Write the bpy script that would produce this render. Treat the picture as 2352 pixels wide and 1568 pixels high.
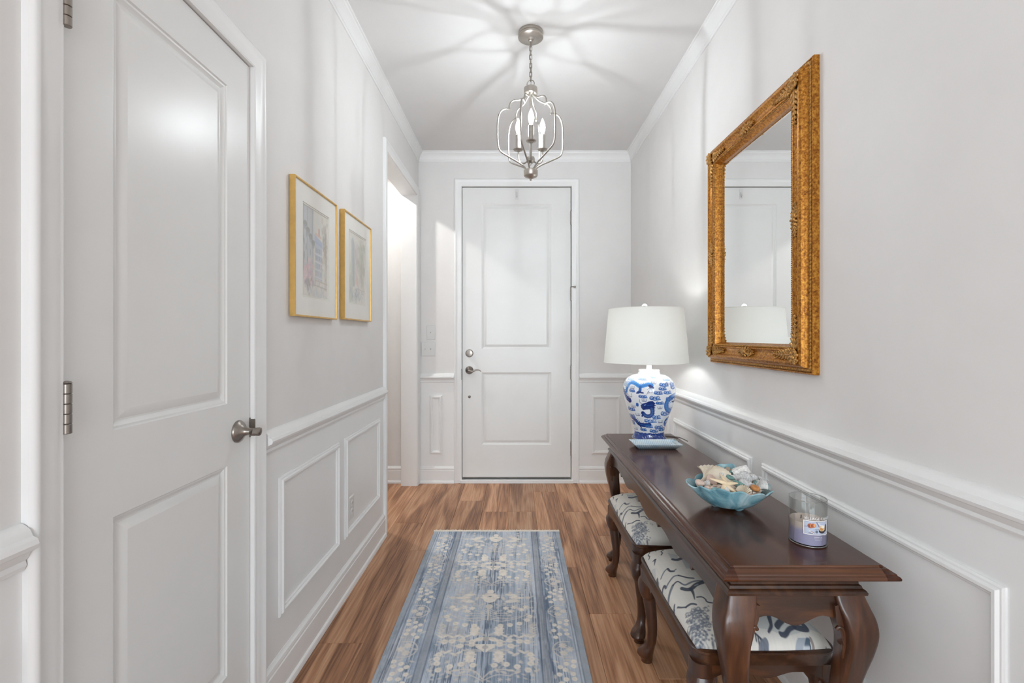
import bpy, math, random
import numpy as np
from mathutils import Vector, Matrix

for _o in list(bpy.data.objects): bpy.data.objects.remove(_o)
scene = bpy.context.scene
COL = scene.collection
PI = math.pi

# ------------------------------------------------------------------ camera
# photo frame 2352x1568; level camera, vanishing point (1184, 773), focal 1085 px
F, VX, VY, EYE = 1085.0, 1184.0, 773.0, 1.225
cam = bpy.data.cameras.new('camera')
cam.sensor_width = 36.0
cam.lens = 36.0 * F / 2352.0
cam.shift_x = -(VX - 1176.0) / 2352.0
cam.shift_y = -(784.0 - VY) / 2352.0
cam.clip_start = 0.02
co = bpy.data.objects.new('camera', cam); COL.objects.link(co)
co.location = (0, 0, EYE); co.rotation_euler = (PI / 2, 0, 0)
scene.camera = co

# ------------------------------------------------------------------ world, light, exposure
scene.view_settings.view_transform = 'Standard'
scene.view_settings.look = 'None'
scene.view_settings.exposure = 0.32
scene.view_settings.gamma = 1.0
scene.view_settings.use_curve_mapping = False
world = bpy.data.worlds.new('world'); scene.world = world
world.use_nodes = True
bg = world.node_tree.nodes['Background']
bg.inputs[0].default_value = (0.85, 0.93, 1.0, 1); bg.inputs[1].default_value = 0.6

WINDOW_W, BULB_E, LAMP_E, CAN_W = 170.0, 1450.0, 54.0, 4.4

def area(name, loc, rot, sx, sy, power, color=(1, 1, 1)):
    l = bpy.data.lights.new(name, 'AREA'); l.shape = 'RECTANGLE'; l.size = sx; l.size_y = sy
    l.energy = power; l.color = color
    o = bpy.data.objects.new(name, l); COL.objects.link(o); o.location = loc; o.rotation_euler = rot
    return o
# daylight through the windows of the living room behind the camera (the photograph shows soft cool light from that side
# and bluish window highlights on the table legs); each light stands in its window opening, outside the wall
DAY = (0.82, 0.92, 1.0)
area('window_rear_offscreen', (0.1, -5.31, 1.45), (PI / 2, 0, 0), 3.6, 1.9, WINDOW_W, DAY)
area('window_left_offscreen', (-2.71, -2.75, 1.45), (PI / 2, 0, -PI / 2), 3.0, 1.9, WINDOW_W * 0.4, DAY)

# ------------------------------------------------------------------ main dimensions
XL, XR, YB, H = -0.815, 0.969, 3.967, 2.771      # hall: left wall, right wall, back wall, ceiling
WT = 0.115
YR = -0.25                                        # hall opens into the living room here

def px(x, y, Y):            # photo pixel at a known depth -> world point
    return Vector(((x - VX) * Y / F, Y, EYE - (y - VY) * Y / F))
def pxz(x, y, z):           # photo pixel on a known level
    Y = (EYE - z) * F / (y - VY)
    return px(x, y, Y)

# ------------------------------------------------------------------ helpers
ORG = {}
def org(o): return ORG.get(o.name, Vector((0, 0, 0))) if o else Vector((0, 0, 0))

def link(o, parent):
    COL.objects.link(o)
    if parent: o.parent = parent
    return o

def thing(name, label, cat, loc, group=None):
    o = bpy.data.objects.new(name, None); COL.objects.link(o)
    o.empty_display_size = 0.05
    o.location = loc; ORG[o.name] = Vector(loc)
    o['label'] = label; o['category'] = cat
    if group: o['group'] = group
    return o

def tag(o, label, cat, group=None, kind=None):
    o['label'] = label; o['category'] = cat
    if group: o['group'] = group
    if kind: o['kind'] = kind
    return o

class MB:
    """collects geometry in world coordinates; build() links it as one mesh object"""
    def __init__(s): s.v = []; s.f = []
    def add(s, vs, fs):
        n = len(s.v); s.v += [tuple(p) for p in vs]; s.f += [tuple(i + n for i in q) for q in fs]; return s
    def box(s, a, b, bev=0.0):
        x0, y0, z0 = a; x1, y1, z1 = b
        if bev <= 0:
            return s.add([(x0,y0,z0),(x1,y0,z0),(x1,y1,z0),(x0,y1,z0),(x0,y0,z1),(x1,y0,z1),(x1,y1,z1),(x0,y1,z1)],
                         [(3,2,1,0),(4,5,6,7),(0,1,5,4),(1,2,6,5),(2,3,7,6),(3,0,4,7)])
        rings = []
        for (z, i) in ((z0, bev), (z0 + bev, 0), (z1 - bev, 0), (z1, bev)):
            rings.append([(x0+i+bev*(i==0),y0+i,z),(x1-i-bev*(i==0),y0+i,z),(x1-i,y0+i+bev*(i==0),z),(x1-i,y1-i-bev*(i==0),z),
                          (x1-i-bev*(i==0),y1-i,z),(x0+i+bev*(i==0),y1-i,z),(x0+i,y1-i-bev*(i==0),z),(x0+i,y0+i+bev*(i==0),z)])
        return s.loft(rings)
    def loft(s, rings, closed=True, cap=True):
        n = len(rings[0]); vs = [p for r in rings for p in r]; fs = []
        m = n if closed else n - 1
        for k in range(len(rings) - 1):
            for i in range(m):
                j = (i + 1) % n
                fs.append((k*n+i, k*n+j, (k+1)*n+j, (k+1)*n+i))
        if cap and closed:
            fs.append(tuple(reversed(range(n)))); fs.append(tuple((len(rings)-1)*n + i for i in range(n)))
        return s.add(vs, fs)
    def lathe(s, c, prof, n=32, axis='z', cap=True, ang0=0.0, ang1=2*PI):
        """prof: (r, h) pairs from c"""
        full = abs(ang1 - ang0 - 2*PI) < 1e-6
        rings = []
        for (r, h) in prof:
            ring = []
            for i in range(n if full else n + 1):
                a = ang0 + (ang1 - ang0) * i / n
                p, q = r * math.cos(a), r * math.sin(a)
                if axis == 'z': ring.append((c[0]+p, c[1]+q, c[2]+h))
                elif axis == 'x': ring.append((c[0]+h, c[1]+p, c[2]+q))
                elif axis == '-y': ring.append((c[0]+p, c[1]-h, c[2]+q))
            rings.append(ring)
        return s.loft(rings, closed=full, cap=cap and full)
    def tube(s, pts, r, n=10, cap=True, flat=1.0):
        pts = [Vector(p) for p in pts]; rr = r if isinstance(r, (list, tuple)) else [r] * len(pts)
        rings = []; up = None
        for i, p in enumerate(pts):
            t = (pts[min(i+1, len(pts)-1)] - pts[max(i-1, 0)])
            t = t.normalized() if t.length > 1e-9 else Vector((0, 0, 1))
            if up is None:
                up = Vector((0, 0, 1)) if abs(t.z) < 0.9 else Vector((1, 0, 0))
            a = up - t * up.dot(t)
            if a.length < 1e-6: a = t.orthogonal()
            a.normalize(); up = a; b = t.cross(a)
            rings.append([p + (a * math.cos(2*PI*k/n) * flat + b * math.sin(2*PI*k/n)) * rr[i] for k in range(n)])
        return s.loft(rings, cap=cap)
    def torus(s, c, R, r, u, v, n=24, m=8):
        """ring centred c in the plane of u, v"""
        c = Vector(c); u = Vector(u); v = Vector(v); w = u.cross(v).normalized()
        vs = []; fs = []
        for i in range(n):
            a = 2*PI*i/n; d = (u.normalized() * math.cos(a) + v.normalized() * math.sin(a))
            p = c + u * math.cos(a) * R + v * math.sin(a) * R
            for k in range(m):
                b = 2*PI*k/m; vs.append(p + d * r * math.cos(b) + w * r * math.sin(b))
        for i in range(n):
            for k in range(m):
                fs.append((i*m+k, ((i+1)%n)*m+k, ((i+1)%n)*m+(k+1)%m, i*m+(k+1)%m))
        return s.add(vs, fs)
    def ellipsoid(s, c, rx, ry, rz, M=None, n=12, m=8):
        c = Vector(c); rings = []
        for j in range(m + 1):
            t = PI * j / m; ring = []
            sj = max(math.sin(t), 1e-3)
            for i in range(n):
                a = 2*PI*i/n
                p = Vector((rx*sj*math.cos(a), ry*sj*math.sin(a), -rz*math.cos(t)))
                ring.append(c + (M @ p if M else p))
            rings.append(ring)
        return s.loft(rings)
    def frame(s, rect, prof, mp, closed=True, open_bottom=False):
        """moulding round a rectangle. rect s0,s1,t0,t1; prof (inset, height); mp(s,t,h)->xyz"""
        s0, s1, t0, t1 = rect; n = len(prof); vs = []; fs = []
        for (a, h) in prof:
            b = t0 if open_bottom else t0 + a
            vs += [mp(s0+a, b, h), mp(s0+a, t1-a, h), mp(s1-a, t1-a, h), mp(s1-a, b, h)]
        segs = [(0,1),(1,2),(2,3)] + ([] if open_bottom else [(3,0)])
        for k in range(n - 1):
            for (i, j) in segs: fs.append((k*4+i, k*4+j, (k+1)*4+j, (k+1)*4+i))
        if open_bottom:
            fs.append(tuple(k*4 for k in range(n))); fs.append(tuple(k*4+3 for k in reversed(range(n))))
        return s.add(vs, fs)
    def run(s, l0, l1, prof, mp, k0=0.0, k1=0.0):
        """straight moulding; prof (proud, z) closed polygon; ends mitred by k*proud"""
        n = len(prof); vs = [mp(l0 + k0*a, a, z) for a, z in prof] + [mp(l1 + k1*a, a, z) for a, z in prof]
        fs = [(i, (i+1)%n, n+(i+1)%n, n+i) for i in range(n)] + [tuple(reversed(range(n))), tuple(range(n, 2*n))]
        return s.add(vs, fs)
    def build(s, name, mat, parent=None, smooth=35, loc=None):
        me = bpy.data.meshes.new(name)
        o = bpy.data.objects.new(name, me)
        L = org(parent) if parent else (Vector(loc) if loc is not None else Vector((0, 0, 0)))
        me.from_pydata([tuple(Vector(p) - L) for p in s.v], [], s.f)
        if mat: me.materials.append(mat)
        link(o, parent); ORG[o.name] = L
        if not parent and loc is not None: o.location = L
        import bmesh
        bm = bmesh.new(); bm.from_mesh(me); bmesh.ops.recalc_face_normals(bm, faces=bm.faces); bm.to_mesh(me); bm.free()
        if smooth:
            me.shade_smooth(); me.set_sharp_from_angle(angle=math.radians(smooth))
        return o

def struct(o):
    o['kind'] = 'structure'; return o

def smoothpath(pts, k=6):
    """Catmull-Rom through the points"""
    P = [Vector(p) for p in pts]; out = []
    for i in range(len(P) - 1):
        a = P[max(i-1, 0)]; b = P[i]; c = P[i+1]; d = P[min(i+2, len(P)-1)]
        for j in range(k):
            t = j / k
            out.append(0.5 * ((2*b) + (c-a)*t + (2*a-5*b+4*c-d)*t*t + (3*b-a-3*c+d)*t**3))
    out.append(P[-1]); return out

# ------------------------------------------------------------------ materials
def srgb(r, g, b):
    def f(c):
        c /= 255.0
        return c / 12.92 if c <= 0.04045 else ((c + 0.055) / 1.055) ** 2.4
    return (f(r), f(g), f(b), 1.0)

class NT:
    def __init__(s, name):
        s.m = bpy.data.materials.new(name); s.m.use_nodes = True
        s.n = s.m.node_tree.nodes; s.l = s.m.node_tree.links
        s.p = s.n['Principled BSDF']; s.out = s.n['Material Output']
    def node(s, t, **kw):
        n = s.n.new(t)
        for k, v in kw.items():
            if hasattr(n, k): setattr(n, k, v)
            else: n.inputs[k].default_value = v
        return n
    def ln(s, a, b): s.l.new(a, b)
    def ramp(s, fac, stops):
        r = s.n.new('ShaderNodeValToRGB'); e = r.color_ramp.elements
        while len(e) < len(stops): e.new(0.5)
        for i, (p, c) in enumerate(stops): e[i].position = p; e[i].color = c
        s.ln(fac, r.inputs[0]); return r.outputs[0]
    def coords(s, scale=(1, 1, 1), kind='Object', randomise=False):
        tc = s.n.new('ShaderNodeTexCoord'); mp = s.n.new('ShaderNodeMapping')
        mp.inputs['Scale'].default_value = scale
        s.ln(tc.outputs[kind], mp.inputs[0])
        if randomise:
            oi = s.n.new('ShaderNodeObjectInfo'); vm = s.n.new('ShaderNodeVectorMath'); vm.operation = 'MULTIPLY'
            cb = s.n.new('ShaderNodeCombineXYZ')
            for i in range(3): s.ln(oi.outputs['Random'], cb.inputs[i])
            s.ln(cb.outputs[0], vm.inputs[0]); vm.inputs[1].default_value = (37.1, 53.7, 19.3)
            s.ln(vm.outputs[0], mp.inputs['Location'])
        return mp.outputs[0]
    def bump(s, h, strength=0.1, dist=0.002):
        b = s.n.new('ShaderNodeBump'); b.inputs['Strength'].default_value = strength; b.inputs['Distance'].default_value = dist
        s.ln(h, b.inputs['Height']); s.ln(b.outputs[0], s.p.inputs['Normal'])

def plain(name, col, rough=0.5, metal=0.0, noise=0.03, nscale=8.0, bump=0.0, bscale=400.0, coat=0.0, spec=None):
    t = NT(name); v = t.coords()
    nz = t.node('ShaderNodeTexNoise'); nz.inputs['Scale'].default_value = nscale; nz.inputs['Detail'].default_value = 3
    t.ln(v, nz.inputs['Vector'])
    c = np.array(col[:3]); lo = tuple(c * (1 - noise)) + (1,); hi = tuple(np.minimum(c * (1 + noise), 1)) + (1,)
    t.ln(t.ramp(nz.outputs[0], [(0.3, lo), (0.7, hi)]), t.p.inputs['Base Color'])
    t.p.inputs['Roughness'].default_value = rough; t.p.inputs['Metallic'].default_value = metal
    if coat: t.p.inputs['Coat Weight'].default_value = coat; t.p.inputs['Coat Roughness'].default_value = 0.12
    if spec is not None: t.p.inputs['Specular IOR Level'].default_value = spec
    if bump:
        b = t.node('ShaderNodeTexNoise'); b.inputs['Scale'].default_value = bscale; t.ln(v, b.inputs['Vector'])
        t.bump(b.outputs[0], bump, 0.0006)
    return t.m

M_WALL = plain('wall_paint', srgb(235, 233, 231), 0.62, noise=0.012, bump=0.12, bscale=260)
M_CEIL = plain('ceiling_paint', srgb(232, 231, 230), 0.8, noise=0.01, bump=0.1, bscale=200)
M_TRIM = plain('trim_paint', srgb(242, 242, 241), 0.36, noise=0.01, bump=0.03, bscale=120)
M_DOOR = plain('door_paint', srgb(237, 237, 235), 0.31, noise=0.01, bump=0.12, bscale=160)
M_NICK = plain('satin_nickel', srgb(150, 143, 136), 0.32, 1.0, noise=0.05)
M_BRUSH = plain('brushed_silver', srgb(172, 167, 160), 0.42, 1.0, noise=0.08, nscale=60)
M_TAUPE = plain('satin_taupe_silver', srgb(184, 178, 170), 0.38, 1.0, noise=0.06, nscale=40)
M_BLACK = plain('charred_wick', (0.012, 0.011, 0.010, 1), 0.8)
M_SUB = plain('subfloor_board', srgb(150, 118, 92), 0.8)
M_GREYRUB = plain('grey_sweep', srgb(120, 118, 112), 0.7)
M_PLAST = plain('white_plastic', srgb(228, 228, 226), 0.35, noise=0.01)
M_PORC = plain('white_porcelain', srgb(240, 242, 244), 0.12, noise=0.01, coat=0.5)
M_GOLDF = plain('gold_leaf', srgb(216, 176, 104), 0.36, 0.45, noise=0.10, nscale=30)
M_MAT = plain('mat_board', srgb(240, 238, 232), 0.85, noise=0.012)
M_MATC = plain('mat_core', srgb(224, 222, 214), 0.8)
M_WAX = None

def wood(name, dark, mid, light, scale, rough=0.3, coat=0.5, wav=0.5):
    t = NT(name); v = t.coords(scale)
    nz = t.node('ShaderNodeTexNoise'); nz.inputs['Scale'].default_value = 1.0; nz.inputs['Detail'].default_value = 6
    nz.inputs['Roughness'].default_value = 0.62; nz.inputs['Distortion'].default_value = wav; t.ln(v, nz.inputs['Vector'])
    t.ln(t.ramp(nz.outputs[0], [(0.25, dark), (0.5, mid), (0.78, light)]), t.p.inputs['Base Color'])
    t.p.inputs['Roughness'].default_value = rough
    t.p.inputs['Coat Weight'].default_value = coat; t.p.inputs['Coat Roughness'].default_value = 0.09
    t.bump(nz.outputs[0], 0.05, 0.0006)
    return t.m
_D, _M, _L = srgb(34, 19, 11), srgb(64, 39, 25), srgb(98, 62, 38)
M_WOOD_Y = wood('mahogany_long', _D, _M, _L, (26, 1.8, 26), 0.30, 0.22)
M_WOOD_T = wood('mahogany_top', srgb(46, 21, 10), srgb(73, 37, 20), srgb(99, 55, 29), (26, 1.8, 26), 0.22, 0.22)
M_WOOD_T.node_tree.nodes['Principled BSDF'].inputs['Specular IOR Level'].default_value = 0.28
M_WOOD_E = wood('mahogany_end', srgb(54, 29, 14), srgb(86, 49, 26), srgb(116, 70, 39), (3, 26, 120), 0.34, 0.2)
M_WOOD_X = wood('mahogany_cross', _D, _M, srgb(122, 74, 40), (2.2, 26, 26), 0.32, 0.25)
M_WOOD_Z = wood('mahogany_upright', _D, srgb(70, 42, 27), srgb(110, 68, 42), (26, 26, 2.4), 0.32, 0.25)

def plank_mat():
    t = NT('plank_oak')
    v = t.coords((1, 1, 1), randomise=True)
    mp = t.node('ShaderNodeMapping'); mp.inputs['Scale'].default_value = (8, 0.75, 1); t.ln(v, mp.inputs[0])
    n1 = t.node('ShaderNodeTexNoise'); n1.inputs['Scale'].default_value = 1.0; n1.inputs['Detail'].default_value = 2.5
    n1.inputs['Distortion'].default_value = 0.6; t.ln(mp.outputs[0], n1.inputs['Vector'])
    # growth rings: contour lines of the broad noise
    mul = t.node('ShaderNodeMath', operation='MULTIPLY'); mul.inputs[1].default_value = 26.0; t.ln(n1.outputs[0], mul.inputs[0])
    sn = t.node('ShaderNodeMath', operation='SINE'); t.ln(mul.outputs[0], sn.inputs[0])
    mp2 = t.node('ShaderNodeMapping'); mp2.inputs['Scale'].default_value = (120, 4, 1); t.ln(v, mp2.inputs[0])
    n2 = t.node('ShaderNodeTexNoise'); n2.inputs['Scale'].default_value = 1.0; n2.inputs['Detail'].default_value = 5; t.ln(mp2.outputs[0], n2.inputs['Vector'])
    a = t.node('ShaderNodeMath', operation='MULTIPLY_ADD'); a.inputs[1].default_value = 0.15; t.ln(sn.outputs[0], a.inputs[0]); t.ln(n2.outputs[0], a.inputs[2])
    b = t.node('ShaderNodeMath', operation='MULTIPLY_ADD'); b.inputs[1].default_value = 0.9; t.ln(n1.outputs[0], b.inputs[0]); t.ln(a.outputs[0], b.inputs[2])
    c = t.node('ShaderNodeMath', operation='SUBTRACT'); c.inputs[1].default_value = 0.45; t.ln(b.outputs[0], c.inputs[0])
    col = t.ramp(c.outputs[0], [(0.15, srgb(124, 82, 55)), (0.5, srgb(180, 130, 94)), (0.85, srgb(212, 166, 130))])
    oi = t.node('ShaderNodeObjectInfo')
    hs = t.node('ShaderNodeHueSaturation')
    r1 = t.node('ShaderNodeMapRange'); r1.inputs['To Min'].default_value = 0.84; r1.inputs['To Max'].default_value = 1.16
    t.ln(oi.outputs['Random'], r1.inputs['Value']); t.ln(r1.outputs[0], hs.inputs['Value'])
    t.ln(col, hs.inputs['Color']); t.ln(hs.outputs[0], t.p.inputs['Base Color'])
    t.p.inputs['Roughness'].default_value = 0.42
    t.bump(a.outputs[0], 0.08, 0.0008)
    return t.m
M_PLANK = plank_mat()

def vcol_mat(name, rough=0.8, coat=0.0, weave=None, spec=None, sheen=0.0, bump=0.15):
    t = NT(name); a = t.node('ShaderNodeVertexColor'); a.layer_name = 'print'
    t.ln(a.outputs[0], t.p.inputs['Base Color']); t.p.inputs['Roughness'].default_value = rough
    if coat: t.p.inputs['Coat Weight'].default_value = coat; t.p.inputs['Coat Roughness'].default_value = 0.05
    if sheen: t.p.inputs['Sheen Weight'].default_value = sheen
    if weave:
        n = t.node('ShaderNodeTexNoise'); n.inputs['Scale'].default_value = 1.0; n.inputs['Detail'].default_value = 3
        t.ln(t.coords(weave), n.inputs['Vector']); t.bump(n.outputs[0], bump, 0.002)
    return t.m

def emit(name, col, e):
    t = NT(name); t.n.remove(t.p); em = t.node('ShaderNodeEmission'); em.inputs[0].default_value = col; em.inputs[1].default_value = e
    t.ln(em.outputs[0], t.out.inputs[0]); return t.m
def glass(name, col=(1, 1, 1, 1), rough=0.0, ior=1.45):
    t = NT(name); t.p.inputs['Base Color'].default_value = col; t.p.inputs['Roughness'].default_value = rough
    t.p.inputs['Transmission Weight'].default_value = 1.0; t.p.inputs['IOR'].default_value = ior
    return t.m
M_FILA = emit('filament_glow', (0.89, 0.955, 1.0, 1), BULB_E)
def frosted_bulb():
    t = NT('flame_bulb_glass'); t.n.remove(t.p); em = t.node('ShaderNodeEmission'); em.inputs[0].default_value = (1, 0.99, 0.97, 1); em.inputs[1].default_value = 3.0
    tr = t.node('ShaderNodeBsdfTransparent'); ad = t.node('ShaderNodeAddShader'); t.ln(em.outputs[0], ad.inputs[0]); t.ln(tr.outputs[0], ad.inputs[1]); t.ln(ad.outputs[0], t.out.inputs[0]); return t.m
M_BULB = frosted_bulb()
def thin_glass(name, tint=(0.96, 0.97, 0.965, 1), refl=0.06):
    t = NT(name); t.n.remove(t.p); tr = t.node('ShaderNodeBsdfTransparent'); tr.inputs[0].default_value = tint
    gl = t.node('ShaderNodeBsdfGlossy'); gl.inputs['Roughness'].default_value = 0.02
    lw = t.node('ShaderNodeLayerWeight'); lw.inputs[0].default_value = 0.22
    ma = t.node('ShaderNodeMath', operation='MULTIPLY_ADD'); ma.inputs[1].default_value = 0.3; ma.inputs[2].default_value = refl * 0.3; t.ln(lw.outputs[0], ma.inputs[0])
    mx = t.node('ShaderNodeMixShader'); t.ln(ma.outputs[0], mx.inputs[0]); t.ln(tr.outputs[0], mx.inputs[1]); t.ln(gl.outputs[0], mx.inputs[2]); t.ln(mx.outputs[0], t.out.inputs[0]); return t.m
M_LAMPBULB = emit('lamp_bulb_glow', (0.97, 0.99, 1.0, 1), LAMP_E)

# ------------------------------------------------------------------ painted prints (numpy canvas -> colour attribute)
def lin(c): return np.array(srgb(*c)[:3])
def vnoise(shape, cells, seed=0):
    """smooth value noise"""
    rng = np.random.RandomState(seed); h, w = shape; ch, cw = cells
    g = rng.rand(ch + 2, cw + 2); y = np.linspace(0, ch, h, endpoint=False); x = np.linspace(0, cw, w, endpoint=False)
    yi = y.astype(int); xi = x.astype(int); fy = (y - yi)[:, None]; fx = (x - xi)[None, :]
    fy = fy*fy*(3-2*fy); fx = fx*fx*(3-2*fx)
    a = g[yi][:, xi]; b = g[yi][:, xi+1]; c = g[yi+1][:, xi]; d = g[yi+1][:, xi+1]
    return (a*(1-fx)+b*fx)*(1-fy) + (c*(1-fx)+d*fx)*fy
class Canvas:
    """rows run along y (y0..y1), columns along x (x0..x1); linear rgb"""
    def __init__(s, w, h, x0, x1, y0, y1, col):
        s.w, s.h = w, h; s.x = np.linspace(x0, x1, w); s.y = np.linspace(y0, y1, h)
        s.c = np.tile(lin(col), (h, w, 1)); s.soft = abs(x1 - x0) / w * 0.8
    def _win(s, x0, x1, y0, y1):
        i = np.where((s.x >= x0) & (s.x <= x1))[0]; j = np.where((s.y >= y0) & (s.y <= y1))[0]
        if len(i) == 0 or len(j) == 0: return None
        return slice(j[0], j[-1]+1), slice(i[0], i[-1]+1)
    def put(s, win, mask, col, a):
        m = (np.clip(mask, 0, 1) * a)[..., None]; s.c[win] = s.c[win]*(1-m) + lin(col)*m
    def ell(s, cx, cy, rx, ry, col, a=1.0, rot=0.0, ring=0.0):
        R = max(rx, ry) * 1.3 + s.soft*2; win = s._win(cx-R, cx+R, cy-R, cy+R)
        if not win: return
        X, Y = np.meshgrid(s.x[win[1]] - cx, s.y[win[0]] - cy); ca, sa = math.cos(rot), math.sin(rot)
        u = (X*ca + Y*sa)/rx; v = (-X*sa + Y*ca)/ry; d = (np.sqrt(u*u+v*v) - 1) * min(rx, ry)
        m = np.clip(0.5 - d/s.soft, 0, 1) if ring <= 0 else np.clip(0.5 - (np.abs(d + ring/2) - ring/2)/s.soft, 0, 1)
        s.put(win, m, col, a)
    def stroke(s, pts, wd, col, a=1.0, smooth=True, taper=None):
        P = [Vector((p[0], p[1], 0)) for p in pts]
        if smooth and len(P) > 2: P = smoothpath(P, 5)
        n = len(P); w = [wd * (1 - taper * i / (n-1)) if taper else wd for i in range(n)]
        xs = [p.x for p in P]; ys = [p.y for p in P]
        win = s._win(min(xs)-wd-s.soft, max(xs)+wd+s.soft, min(ys)-wd-s.soft, max(ys)+wd+s.soft)
        if not win: return
        X, Y = np.meshgrid(s.x[win[1]], s.y[win[0]]); m = np.zeros(X.shape)
        for i in range(n - 1):
            ax, ay, bx, by = P[i].x, P[i].y, P[i+1].x, P[i+1].y; dx, dy = bx-ax, by-ay; L = dx*dx+dy*dy + 1e-12
            t = np.clip(((X-ax)*dx + (Y-ay)*dy)/L, 0, 1)
            d = np.hypot(X-ax-t*dx, Y-ay-t*dy) - (w[i]*(1-t) + w[i+1]*t)/2
            m = np.maximum(m, np.clip(0.5 - d/s.soft, 0, 1))
        s.put(win, m, col, a)
    def poly(s, pts, col, a=1.0):
        xs = [p[0] for p in pts]; ys = [p[1] for p in pts]; win = s._win(min(xs), max(xs), min(ys), max(ys))
        if not win: return
        X, Y = np.meshgrid(s.x[win[1]], s.y[win[0]]); m = np.zeros(X.shape, bool); n = len(pts)
        for i in range(n):
            x1, y1 = pts[i]; x2, y2 = pts[(i+1) % n]
            if y1 == y2: continue
            m ^= ((y1 > Y) != (y2 > Y)) & (X < (x2-x1)*(Y-y1)/(y2-y1) + x1)
        s.put(win, m.astype(float), col, a)
    def flower(s, cx, cy, r, col, a=1.0, petals=6, rot=0.0):
        for k in range(petals):
            t = rot + 2*PI*k/petals; s.ell(cx + r*0.58*math.cos(t), cy + r*0.58*math.sin(t), r*0.46, r*0.30, col, a, t)
        s.ell(cx, cy, r*0.42, r*0.42, col, a)
    def attr(s, me):
        rgba = np.ones((s.h*s.w, 4), np.float32); rgba[:, :3] = np.clip(s.c, 0, 1).reshape(-1, 3)
        ca = me.color_attributes.new('print', 'FLOAT_COLOR', 'POINT'); ca.data.foreach_set('color', rgba.ravel())

def gridmesh(name, pos, cv, mat, parent=None, loc=(0, 0, 0), wrap=False):
    """pos: (h, w, 3) world positions matching a canvas"""
    h, w = pos.shape[:2]; L = org(parent) if parent else Vector(loc)
    P = (pos.reshape(-1, 3) - np.array(L)).astype(np.float32)
    me = bpy.data.meshes.new(name); nw = w - 1
    i, j = np.meshgrid(np.arange(h-1), np.arange(nw), indexing='ij'); a = (i*w + j).ravel()
    q = np.stack([a, a+1, a+w+1, a+w], 1).astype(np.int32); nf = len(q)
    me.vertices.add(h*w); me.vertices.foreach_set('co', P.ravel())
    me.loops.add(nf*4); me.loops.foreach_set('vertex_index', q.ravel())
    me.polygons.add(nf); me.polygons.foreach_set('loop_start', np.arange(0, nf*4, 4, dtype=np.int32))
    me.update(calc_edges=True); me.validate()
    if cv: cv.attr(me)
    me.shade_smooth(); me.materials.append(mat)
    o = bpy.data.objects.new(name, me); link(o, parent); ORG[o.name] = L
    if not parent: o.location = L
    return o

# wall mappings: (along, proud, z)
def mpL(l, p, z): return (XL + p, l, z)
def mpR(l, p, z): return (XR - p, l, z)
def mpB(l, p, z): return (l, YB - p, z)
def fL(s, t, h): return (XL + h, s, t)
def fR(s, t, h): return (XR - h, s, t)
def fB(s, t, h): return (s, YB - h, t)

# ================================================================== THE SETTING
OP0, OP1, OPT = 2.970, 3.880, 2.390          # cased opening in the left wall
DL0, DL1, DLT = 0.8425, 1.4545, 2.055        # closet door hole in the left wall
SX0 = -2.6                                   # side hall far wall
FD0, FD1, FDT = -0.450, 0.470, 2.484         # front door hole

# floor: slab and single planks
floor = struct(MB().box((-2.75, -5.3, -0.06), (3.05, YB + 0.16, -0.008)).build('floor', M_SUB, smooth=None))
rng = random.Random(7)
PW, PL = 0.187, 1.22
_pm = {}
def plank(x, y0, y1):
    key = (round(y1 - y0, 3))
    if key not in _pm:
        w, l, b = PW - 0.0008, y1 - y0 - 0.0008, 0.0012
        mb = MB(); mb.loft([[(-w/2, -l/2, -0.008), (w/2, -l/2, -0.008), (w/2, l/2, -0.008), (-w/2, l/2, -0.008)],
                            [(-w/2, -l/2, -b), (w/2, -l/2, -b), (w/2, l/2, -b), (-w/2, l/2, -b)],
                            [(-w/2+b, -l/2+b, 0), (w/2-b, -l/2+b, 0), (w/2-b, l/2-b, 0), (-w/2+b, l/2-b, 0)]])
        me = bpy.data.meshes.new('plank'); me.from_pydata(mb.v, [], mb.f); me.materials.append(M_PLANK); _pm[key] = me
    o = bpy.data.objects.new('plank', _pm[key]); link(o, floor); o.location = (x, (y0 + y1) / 2, 0)
def lay(x0, x1, y0, y1):
    k0 = math.floor((x0 + 0.047) / PW); k1 = math.ceil((x1 + 0.047) / PW)
    for k in range(k0, k1):
        xc = -0.047 + (k + 0.5) * PW
        y = y0 - rng.choice([0.1, 0.3, 0.5, 0.7, 0.9, 1.1])
        while y < y1 - 0.02:
            plank(xc, max(y, y0), min(y + PL, y1)); y += PL
lay(XL - 0.08, XR + 0.02, YR, YB + 0.015)
lay(SX0, -0.99, 2.3, YB + 0.015)
lay(-2.6, 2.85, -5.1, YR)

# walls
wl = MB()
for a, b in (((XL-WT, YR, 0), (XL, DL0, H)), ((XL-WT, DL0, DLT), (XL, DL1, H)), ((XL-WT, DL1, 0), (XL, OP0, H)),
             ((XL-WT, OP0, OPT), (XL, OP1, H)), ((XL-WT, OP1, 0), (XL, YB, H))): wl.box(a, b)
wall_left = struct(wl.build('wall_left', M_WALL, smooth=None))
wall_right = struct(MB().box((XR, YR, 0), (XR + WT, YB + 0.12, H)).build('wall_right', M_WALL, smooth=None))
wb = MB()
for a, b in (((SX0, YB, 0), (FD0, YB+0.12, H)), ((FD0, YB, FDT), (FD1, YB+0.12, H)), ((FD1, YB, 0), (XR, YB+0.12, H))): wb.box(a, b)
wall_back = struct(wb.build('wall_back', M_WALL, smooth=None))
struct(MB().box((XL-WT, YR, H), (XR+WT, YB+0.12, H+0.08)).build('ceiling', M_CEIL, smooth=None))
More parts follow.
